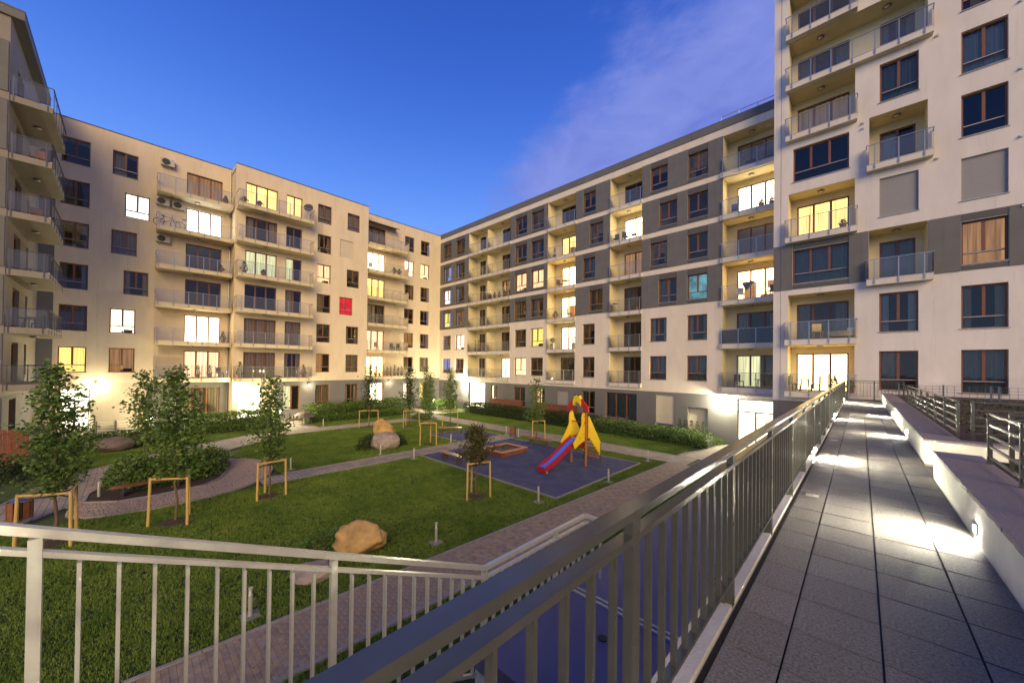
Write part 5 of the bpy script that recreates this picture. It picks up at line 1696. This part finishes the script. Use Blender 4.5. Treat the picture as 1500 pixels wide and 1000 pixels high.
# ---- fences
def board_fence(label, x, y, rz, L, h, bw=.14, mat='brown_wood', group='brown board fences'):
    o = thing('board_fence', label, 'fence', (x, y, 0), rz, group)
    n = int(L / bw)
    for i in range(n):
        t = MB(); t.box(i * bw, -.012, .08, (i + 1) * bw - .012, .012, h + .02 * math.sin(i * 2.3)); part('board', t, mat, o)
    for z in (.3, h - .2):
        t = MB(); t.box(0, .0125, z - .04, L, .06, z + .04); part('rail', t, mat, o)
    return o
board_fence('brown board fence on the terrace left of the green tree', -31.2, 28.9, 0, 5.3, 1.75)
board_fence('brown board fence on the terrace right of the green tree behind the slide', -24.0, 28.95, 0, 4.9, 1.75)
board_fence('dark brown board fence at the left picture edge below the corner balconies', -31.2, -3.5, R(-90), 4.5, 1.9)
def slat_fence(label, x, y, rz, L, np_, z=0.0, slope=0.0):
    o = thing('rail_fence', label, 'fence', (x, y, z), rz, 'horizontal rail fences at the left entrance')
    for i in range(np_):
        xx = L * i / (np_ - 1); t = MB(); t.box(xx - .06, -.06, -.5, xx + .06, .06, 1.05 + slope * xx); part('post', t, 'steel_dark', o)
    for k in range(5):
        t = MB(); t.beam((0, 0, .15 + k * .2), (L, 0, .15 + k * .2 + slope * L), .03, .05); part('rail', t, 'steel', o)
    return o
slat_fence('dark rail fence beside the left entrance with square posts', -40.4, -1.6, R(80), 3.0, 4)
slat_fence('sloping rail fence going down from the left entrance', -36.6, -2.9, R(160), 3.6, 3, slope=.12)
tf = thing('terrace_fence', 'low steel fence of a ground floor terrace behind the hedge', 'fence', (-17.2, 28.6, .0))
for i in range(5):
    t = MB(); t.box(i * .8 - .05, -.05, 0, i * .8 + .05, .05, 1.35); part('post', t, 'steel_dark', tf)
for z in (.75, .95, 1.15):
    t = MB(); t.box(0, -.015, z, 3.2, .015, z + .05); part('rail', t, 'sill_metal', tf)

# ---- lamps that light the courtyard
def wall_lamp(label, x, y, z, d, power, col=(1.0, .85, .55), size=.12, kind='wall lamp', down=False):
    o = thing('wall_lamp', label, kind, (x, y, z))
    t = MB(); t.tube((0, 0, -.10), (0, 0, .10), .07, n=12); part('lamp_glass', t, 'lamp_soft', o)
    t = MB(); t.tube((0, 0, .101), (0, 0, .13), .09, n=12); t.beam((0, 0, .115), (d[0] * .16, d[1] * .16, .115), .05, .03); part('bracket', t, 'steel_dark', o)
    if power:
        ld = bpy.data.lights.new('lamp', 'POINT' if not down else 'SPOT'); ld.energy = power; ld.color = col; ld.shadow_soft_size = size
        if down: ld.spot_size = R(120); ld.spot_blend = .8
        lo = bpy.data.objects.new('lamp', ld); COL.objects.link(lo); lo.parent = o; lo.location = (-d[0] * .12, -d[1] * .12, -.02 if not down else -.14)
    return o
wall_lamp('lamp washing the wall white beside the wing entrance under the canopy', -7.05, 29.45, 3.22, (0, 1), 1500, (1, .93, .62))
wall_lamp('lamp beside the bright left entrance behind the slender tree', -40.25, 6.55, 3.2, (-1, 0), 700, (1, .90, .55))
wall_lamp('lamp over the glazed corner entrance on the far left', -42.05, -1.75, 3.55, (-1, 0), 300, (1, .85, .50))
wall_lamp('lamp by the white passage in the far corner', -36.2, 29.45, 3.1, (0, 1), 1800, (1, .93, .62))
wall_lamp('lamp on the corner building end wall at the top left picture edge', -33.15, -5.6, 17.9, (-1, 0), 60, (1, .75, .4))
wall_lamp('small added lamp on the left building between the ground floor windows', -40.3, 12.6, 3.3, (-1, 0), 110, (1, .85, .5))  # added lamp, none is visible at this spot
wall_lamp('lamp under the balcony of the recessed left section', -42.0, 22.2, 3.3, (-1, 0), 110, (1, .85, .5))

def assumed_path_lamp(label, x, y, h, power, col=(1.0, .86, .52)):  # unseen fittings, assumed from the glow round the entrances
    o = thing('assumed_path_lamp', label, 'garden lamp', (x, y, 0), 0, 'assumed lit garden lamps by the entrances')
    t = MB(); t.tube((0, 0, 0), (0, 0, h - .2), .035, n=10); t.tube((0, 0, 0), (0, 0, .03), .12, n=12); part('post', t, 'steel_dark', o)
    t = MB(); t.tube((0, 0, h - .199), (0, 0, h), .07, .09, 12); part('lamp_glass', t, 'lamp_glow', o)
    t = MB(); t.tube((0, 0, h + .001), (0, 0, h + .03), .11, n=12); part('cap', t, 'steel_dark', o)
    ld = bpy.data.lights.new('lamp', 'POINT'); ld.energy = power; ld.color = col; ld.shadow_soft_size = .1
    lo = bpy.data.objects.new('lamp', ld); COL.objects.link(lo); lo.parent = o; lo.location = (0, 0, h + .16)
    return o
assumed_path_lamp('assumed lit garden lamp by the bright left entrance behind the slender tree', -36.9, 9.2, 1.3, 900)
assumed_path_lamp('assumed lit garden lamp near the glazed corner entrance behind the far left tree', -38.6, 1.2, 1.3, 900)
assumed_path_lamp('assumed lit garden lamp beside the white passage in the far corner', -37.6, 25.6, 1.3, 700, (1, .9, .55))

# ---- things on the balconies
def W_(s, y): return (-41.905 + s, 29.666 + y)
def Lf(s, y): return (-42.313 - y, s)
def chair(label, x, y, z, rz, mat='rattan', group='balcony chairs'):
    o = thing('chair', label, 'chair', (x, y, z), rz, group)
    t = MB(); t.box(-.22, -.22, .40, .22, .22, .45); part('seat', t, mat, o)
    t = MB(); t.box(-.22, .18, .46, .22, .23, .92); part('backrest', t, mat, o)
    for a, b_ in ((-.19, -.19), (.19, -.19), (-.19, .19), (.19, .19)):
        t = MB(); t.box(a - .02, b_ - .02, 0, a + .02, b_ + .02, .40); part('leg', t, mat, o)
    return o
def table(label, x, y, z, mat='rattan', h=.72, r=.36):
    o = thing('table', label, 'table', (x, y, z), 0, 'balcony tables')
    t = MB(); t.tube((0, 0, h - .04), (0, 0, h), r, n=18); part('tabletop', t, mat, o)
    for k in range(4):
        a = .78 + k * 1.571; t = MB(); t.tube((r * .75 * math.cos(a), r * .75 * math.sin(a), 0), (r * .5 * math.cos(a), r * .5 * math.sin(a), h - .04), .02, n=6); part('leg', t, mat, o)
    return o
def ball_tree(label, x, y, z, seed):
    o = thing('potted_topiary', label, 'topiary', (x, y, z), 0, 'ball topiaries')
    rnd = random.Random(seed)
    t = MB(); t.box(-.17, -.17, 0, .17, .17, .62); part('planter', t, 'sill_metal', o)
    t = MB(); t.tube((0, 0, .6), (0, 0, .8), .02); part('trunk', t, 'bark', o)
    P = []
    for _ in range(420):
        d = Vector((rnd.gauss(0, 1), rnd.gauss(0, 1), rnd.gauss(0, 1))).normalized() * .25 * rnd.uniform(.75, 1); P.append(d + Vector((0, 0, .98)))
    add('foliage', leaves_mesh('foliage', P, .07, 'leaves_bright', rnd), o)
    return o
x, y = W_(19.0, .35); ball_tree('ball shaped topiary at the left end of a bright yellow loggia', x, y, FL(2), 1)
x, y = W_(21.6, .35); ball_tree('ball shaped topiary at the right end of a bright yellow loggia', x, y, FL(2), 2)
x, y = W_(20.4, .5); table('small round table in the lit third floor loggia', x, y, FL(4))
x, y = W_(19.7, .45); chair('rattan chair in the lit loggia with the small round table', x, y, FL(4), 1.2)
x, y = W_(19.2, .5); tag(conifer('rounded dark plant in a loggia with glowing doors', x, y, FL(3), .55, .32, 71, 'potted_plant', 'potted plant', None, True, 'leaves_olive', 300, .09), 'rounded dark plant in a loggia with glowing doors', 'potted plant')
x, y = W_(20.9, .5); chair('chair in the loggia with glowing doors one floor below the round table', x, y, FL(3), 2.4)
x, y = W_(19.1, .4); conifer('tall thin plant in the lit fifth floor loggia', x, y, FL(5), .8, .16, 72, 'potted_plant', 'potted plant', 'plants on balconies', True, n=220)
for i, (s, n) in enumerate(((8.7, 4), (9.6, 4), (10.3, 4), (11.1, 4), (12.0, 4), (12.7, 4))):
    x, y = W_(s, .3); conifer('one of the flower pots crowding the long double loggia, number %s from its left' % ['one', 'two', 'three', 'four', 'five', 'six'][i], x, y, FL(n), .5, .22, 80 + i, 'potted_plant', 'potted plant', 'pots crowding the double loggia', True, n=180, size=.09)
for i, s in enumerate((6.8, 7.4)):
    x, y = W_(s, .4); conifer(['tall grass plant at the left end of a double loggia', 'second tall grass plant in the same double loggia'][i], x, y, FL(2), 1.1, .2, 90 + i, 'potted_plant', 'potted plant', 'plants on balconies', True, n=240)
x, y = W_(8.8, .5); table('orange cloth covered table on a double loggia', x, y, FL(2), 'sand_frame', .75, .5)
x, y = W_(35.3, .5); chair('dark chair at the left end of a brightly lit end loggia', x, y, FL(5), .3, 'plastic_blue')
for i, s in enumerate((36.9, 37.5)):
    x, y = W_(s, .4); conifer(['dark potted bush left of two in the bright end loggia', 'dark potted bush right of two in the bright end loggia'][i], x, y, FL(5), .3, .2, 95 + i, 'potted_plant', 'potted plant', 'plants on balconies', True, 'leaves_dark', 200)
# folded parasol and clothes horse in the orange lit loggia
x, y = W_(36.2, .4)
o = thing('garden_parasol', 'dark tilted parasol in the orange lit end loggia', 'parasol', (x, y, FL(3)))
t = MB(); t.tube((0, 0, 0), (.05, 0, 1.3), .02); part('pole', t, 'steel', o)
t = MB(); t.tube((.35, 0, 1.25), (-.3, 0, .95), .02, .34, 12); part('canopy', t, 'dark_cloth', o)
x, y = W_(35.7, .4); chair('pale draped chair beside the dark parasol', x, y, FL(3), .4, 'white_paint')
x, y = W_(37.5, .45); chair('dark draped chair at the right of the orange lit loggia', x, y, FL(3), -.4, 'dark_cloth')
x, y = W_(36.9, .5); table('low table on the end loggia above the entrance canopy', x, y, FL(1), 'sand_frame', .6, .4)
x, y = W_(35.6, .5); chair('chair on the end loggia above the entrance canopy', x, y, FL(1), .8)
for i, (s, n) in enumerate(((26.0, 5), (26.9, 5), (27.7, 5))):
    x, y = W_(s, .35); chair(['low dark chair left in a bright white loggia', 'low dark chair middle of the bright white loggia', 'low dark chair right in the bright white loggia'][i], x, y, FL(n), i, 'dark_cloth')
x, y = W_(26.0, .3); table('white shelf table with pots in a dark loggia', x, y, FL(3), 'white_paint', .85, .3)
x, y = W_(28.0, .3); conifer('flowering pot at the right end of a dark loggia', x, y, FL(3), .4, .22, 99, 'potted_plant', 'potted plant', 'plants on balconies', True, 'leaves_olive', 200)
# tower balconies
TY = 27.851
chair('green chair at the left of the lit balcony beside the walkway', -2.95, TY + .35, FL(1), 1.2, 'chair_green'); chair('green chair beside the table on the lit balcony by the walkway', -1.95, TY + .4, FL(1), -1.4, 'chair_green')
table('green table on the lit balcony beside the walkway', -2.45, TY + .4, FL(1), 'chair_green', .72, .4)
conifer('leafy potted plant on the lit balcony beside the walkway', -1.1, TY + .1, FL(1), .6, .22, 101, 'potted_plant', 'potted plant', 'plants on balconies', True, 'leaves_dark', 260, .1)
conifer('low potted plant at the right end of the lit balcony by the railing', -.4, TY + .1, FL(1), .35, .22, 102, 'potted_plant', 'potted plant', 'plants on balconies', True, 'leaves', 220, .1)
o = thing('daybed', 'cushioned daybed with a yellow blanket on the dark second balcony of the tower', 'daybed', (-.85, TY + .15, FL(2)))
t = MB(); t.box(-.55, -.25, .12, .55, .25, .42); part('mattress', t, 'yellow_cloth', o)
for a, b_ in ((-.5, -.2), (.5, -.2), (-.5, .2), (.5, .2)):
    t = MB(); t.box(a - .03, b_ - .03, 0, a + .03, b_ + .03, .119); part('leg', t, 'rattan', o)
t = MB(); t.box(.3, -.2, .421, .55, .2, .56); part('cushion', t, 'white_paint', o)
o = chair('chair with a white blanket left of the daybed', -1.85, TY + .2, FL(2), .3, 'yellow_cloth')
conifer('small plant at the right of the yellow lit balcony of the tower', -.75, TY + .2, FL(4), .25, .2, 103, 'potted_plant', 'potted plant', 'plants on balconies', True, 'leaves_olive', 150)
# left building
def bike(label, s, yy, z, mat, rz):
    x, y = Lf(s, yy)
    o = thing('bicycle', label, 'bicycle', (x, y, z), rz, 'bicycles on a balcony')
    for q in (-.5, .5):
        t = MB(); t.ring((q, 0, .34), (0, 1, 0), .31, .022, 22, 6); wh = part('wheel', t, 'black', o)
        t = MB()
        for k in range(6): a = k * math.pi / 6; t.tube((q + .3 * math.cos(a), 0, .34 + .3 * math.sin(a)), (q - .3 * math.cos(a), 0, .34 - .3 * math.sin(a)), .004, n=4)
        part('spokes', t, 'steel', wh)
    t = MB()
    for p, q in (((-.5, 0, .34), (-.12, 0, .38)), ((-.12, 0, .38), (-.25, 0, .82)), ((-.25, 0, .82), (.32, 0, .84)), ((-.12, 0, .38), (.34, 0, .78)), ((-.5, 0, .34), (-.22, 0, .74)), ((.5, 0, .34), (.30, 0, .92))): t.tube(p, q, .022)
    part('frame', t, mat, o)
    t = MB(); t.box(-.38, -.06, .88, -.14, .06, .93); t.tube((-.25, 0, .8), (-.26, 0, .89), .016); part('saddle', t, 'black', o)
    t = MB(); t.tube((.30, -.27, 1.0), (.30, .27, 1.0), .017); t.tube((.30, 0, .9), (.30, 0, 1.0), .017); part('handlebar', t, 'steel_dark', o)
    return o
bike('dark bicycle leaning on the balcony with the cold white light', 2.0, -1.05, FL(5), 'dark_cloth', R(90)); bike('pale blue bicycle on the balcony with the cold white light', 3.3, -1.1, FL(5), 'white_paint', R(92))
def ac(label, s, z, y0=0.0):
    x, y = Lf(s, y0 - .24)
    o = thing('air_conditioner', label, 'air conditioner', (x, y, z), R(90), 'air conditioner units on the left wall')
    t = MB(); t.box(-.42, -.15, 0, .42, .15, .58); part('casing', t, 'ac_white', o)
    t = MB(); t.tube((-.10, -.17, .29), (-.10, -.151, .29), .24, n=20); t.ring((-.10, -.172, .29), (0, 1, 0), .24, .015, 20, 5); part('fan_grille', t, 'dark_cloth', o)
    t = MB()
    for q in (-.3, .3): t.beam((q, .24, -.03), (q, -.15, -.03), .04, .03)
    part('bracket', t, 'steel_dark', o)
    return o
ac('air conditioner high on the wall above the top left balcony', 2.0, FL(6) + 2.25)
ac('air conditioner left of two above the bicycle balcony', 1.75, FL(5) + 2.0); ac('air conditioner right of two above the bicycle balcony', 2.75, FL(5) + 1.95)
ac('air conditioner on the wall one floor below the bicycles', 1.8, FL(4) + 2.0)
x, y = Lf(12.1, Y2 - .8)
o = thing('satellite_dish', 'dark satellite dish at the right end of the top middle balcony', 'satellite dish', (x, y, FL(6)))
t = MB(); t.tube((0, 0, 0), (0, 0, 1.2), .025); part('mast', t, 'steel', o)
t = MB(); t.tube((.06, 0, 1.25), (.16, -.06, 1.28), .12, .42, 20, caps=True); part('dish', t, 'dark_cloth', o)
pl = [(6.8, Y2 - .7, 1, 1.1, .3, 'tall rounded potted bush at the left end of the lowest middle balcony'), (11.9, Y2 - .7, 1, .9, .3, 'potted bush at the right end of the lowest middle balcony'), (7.0, Y2 - .7, 4, .75, .35, 'leafy potted plant left on the pale green lit balcony'), (8.4, Y2 - .8, 4, .3, .22, 'low pot in front of the pale green lit door'), (6.9, Y2 - .7, 6, .35, .3, 'low potted plant at the left of the top middle balcony'), (8.0, Y2 - .9, 6, .25, .25, 'second low potted plant on the top middle balcony'), (5.8, -.8, 2, .7, .25, 'potted plant with a clock like disc beside the bright white door'), (5.5, -.9, 4, .45, .35, 'dark bushy plant at the right end of a fourth floor balcony'), (5.8, -.9, 6, .5, .22, 'small plant at the right end of the top left balcony')]
for i, (s, yy, n, h, r, lb) in enumerate(pl):
    x, y = Lf(s, yy); conifer(lb, x, y, FL(n), h, r, 120 + i, 'potted_plant', 'potted plant', 'plants on balconies', True, ['leaves_conifer', 'leaves_dark'][i % 2], 300, .09)
for i, s in enumerate((3.0, 4.1, 4.9)):
    x, y = Lf(s, -1.0); conifer(['dark potted cypress left of the glowing lowest balcony door', 'dark potted cypress before the middle of the glowing lowest door', 'dark potted cypress right of the glowing lowest balcony door'][i], x, y, FL(1), .8, .2, 140 + i, 'potted_plant', 'potted plant', 'plants on balconies', True, 'leaves_dark', 260, .08)
x, y = Lf(5.6, -.9); chair('dark rattan chair at the right of the lowest left balcony', x, y, FL(1), R(120))
words_ = ['first', 'second', 'third', 'fourth', 'fifth', 'sixth', 'seventh', 'eighth']
for i in range(8):
    x, y = Lf(20.0 + i * .48, Y3 - 1.0); conifer('%s potted cypress from the left in the row on the lowest balcony near the corner' % words_[i], x, y, FL(1), .75 + .25 * ((i * 7) % 3) / 2, .17, 150 + i, 'potted_cypress', 'potted plant', 'row of potted cypresses', True, 'leaves_conifer', 240, .075)
for i, s in enumerate((20.2, 22.2, 23.1)):
    x, y = Lf(s, Y3 - .7); chair(['orange chair on the pink lit balcony near the corner', 'dark covered chair on the pink lit balcony near the corner', 'second dark covered chair on the pink lit balcony'][i], x, y, FL(2), R(90), ['sand_frame', 'dark_cloth', 'dark_cloth'][i])
for i, s in enumerate((22.2, 22.9)):
    x, y = Lf(s, Y3 - .9); conifer(['left flower box plant on the dazzling white balcony', 'right flower box plant on the dazzling white balcony'][i], x, y, FL(5) + .0, .45, .35, 170 + i, 'potted_plant', 'potted plant', 'plants on balconies', True, 'leaves', 260, .1)
x, y = Lf(19.3, Y3 - .8); chair('chair at the left of the dazzling white balcony', x, y, FL(5), R(60), 'white_paint')
# near left block
def Bk(s, yy): return (-32.8 - s, -4.6 - yy)
x, y = Bk(1.2, -.7); table('dark table with things on the lowest but one corner balcony', x, y, FL(2), 'dark_cloth', .6, .45)
x, y = Bk(3.0, -.8); chair('dark chair on the lowest but one corner balcony', x, y, FL(2), .4, 'dark_cloth')
x, y = Bk(2.0, -.8); chair('reddish chair on a middle corner balcony', x, y, FL(4), 2.0, 'terracotta')
x, y = Bk(1.2, -.8); chair('reddish deck chair on the lit upper corner balcony', x, y, FL(5), 1.0, 'terracotta')

for o in list(bpy.data.objects):
    if o.type == 'MESH' and o.data.users > 0 and not o.data.materials: o.data.materials.append(M['plaster'])
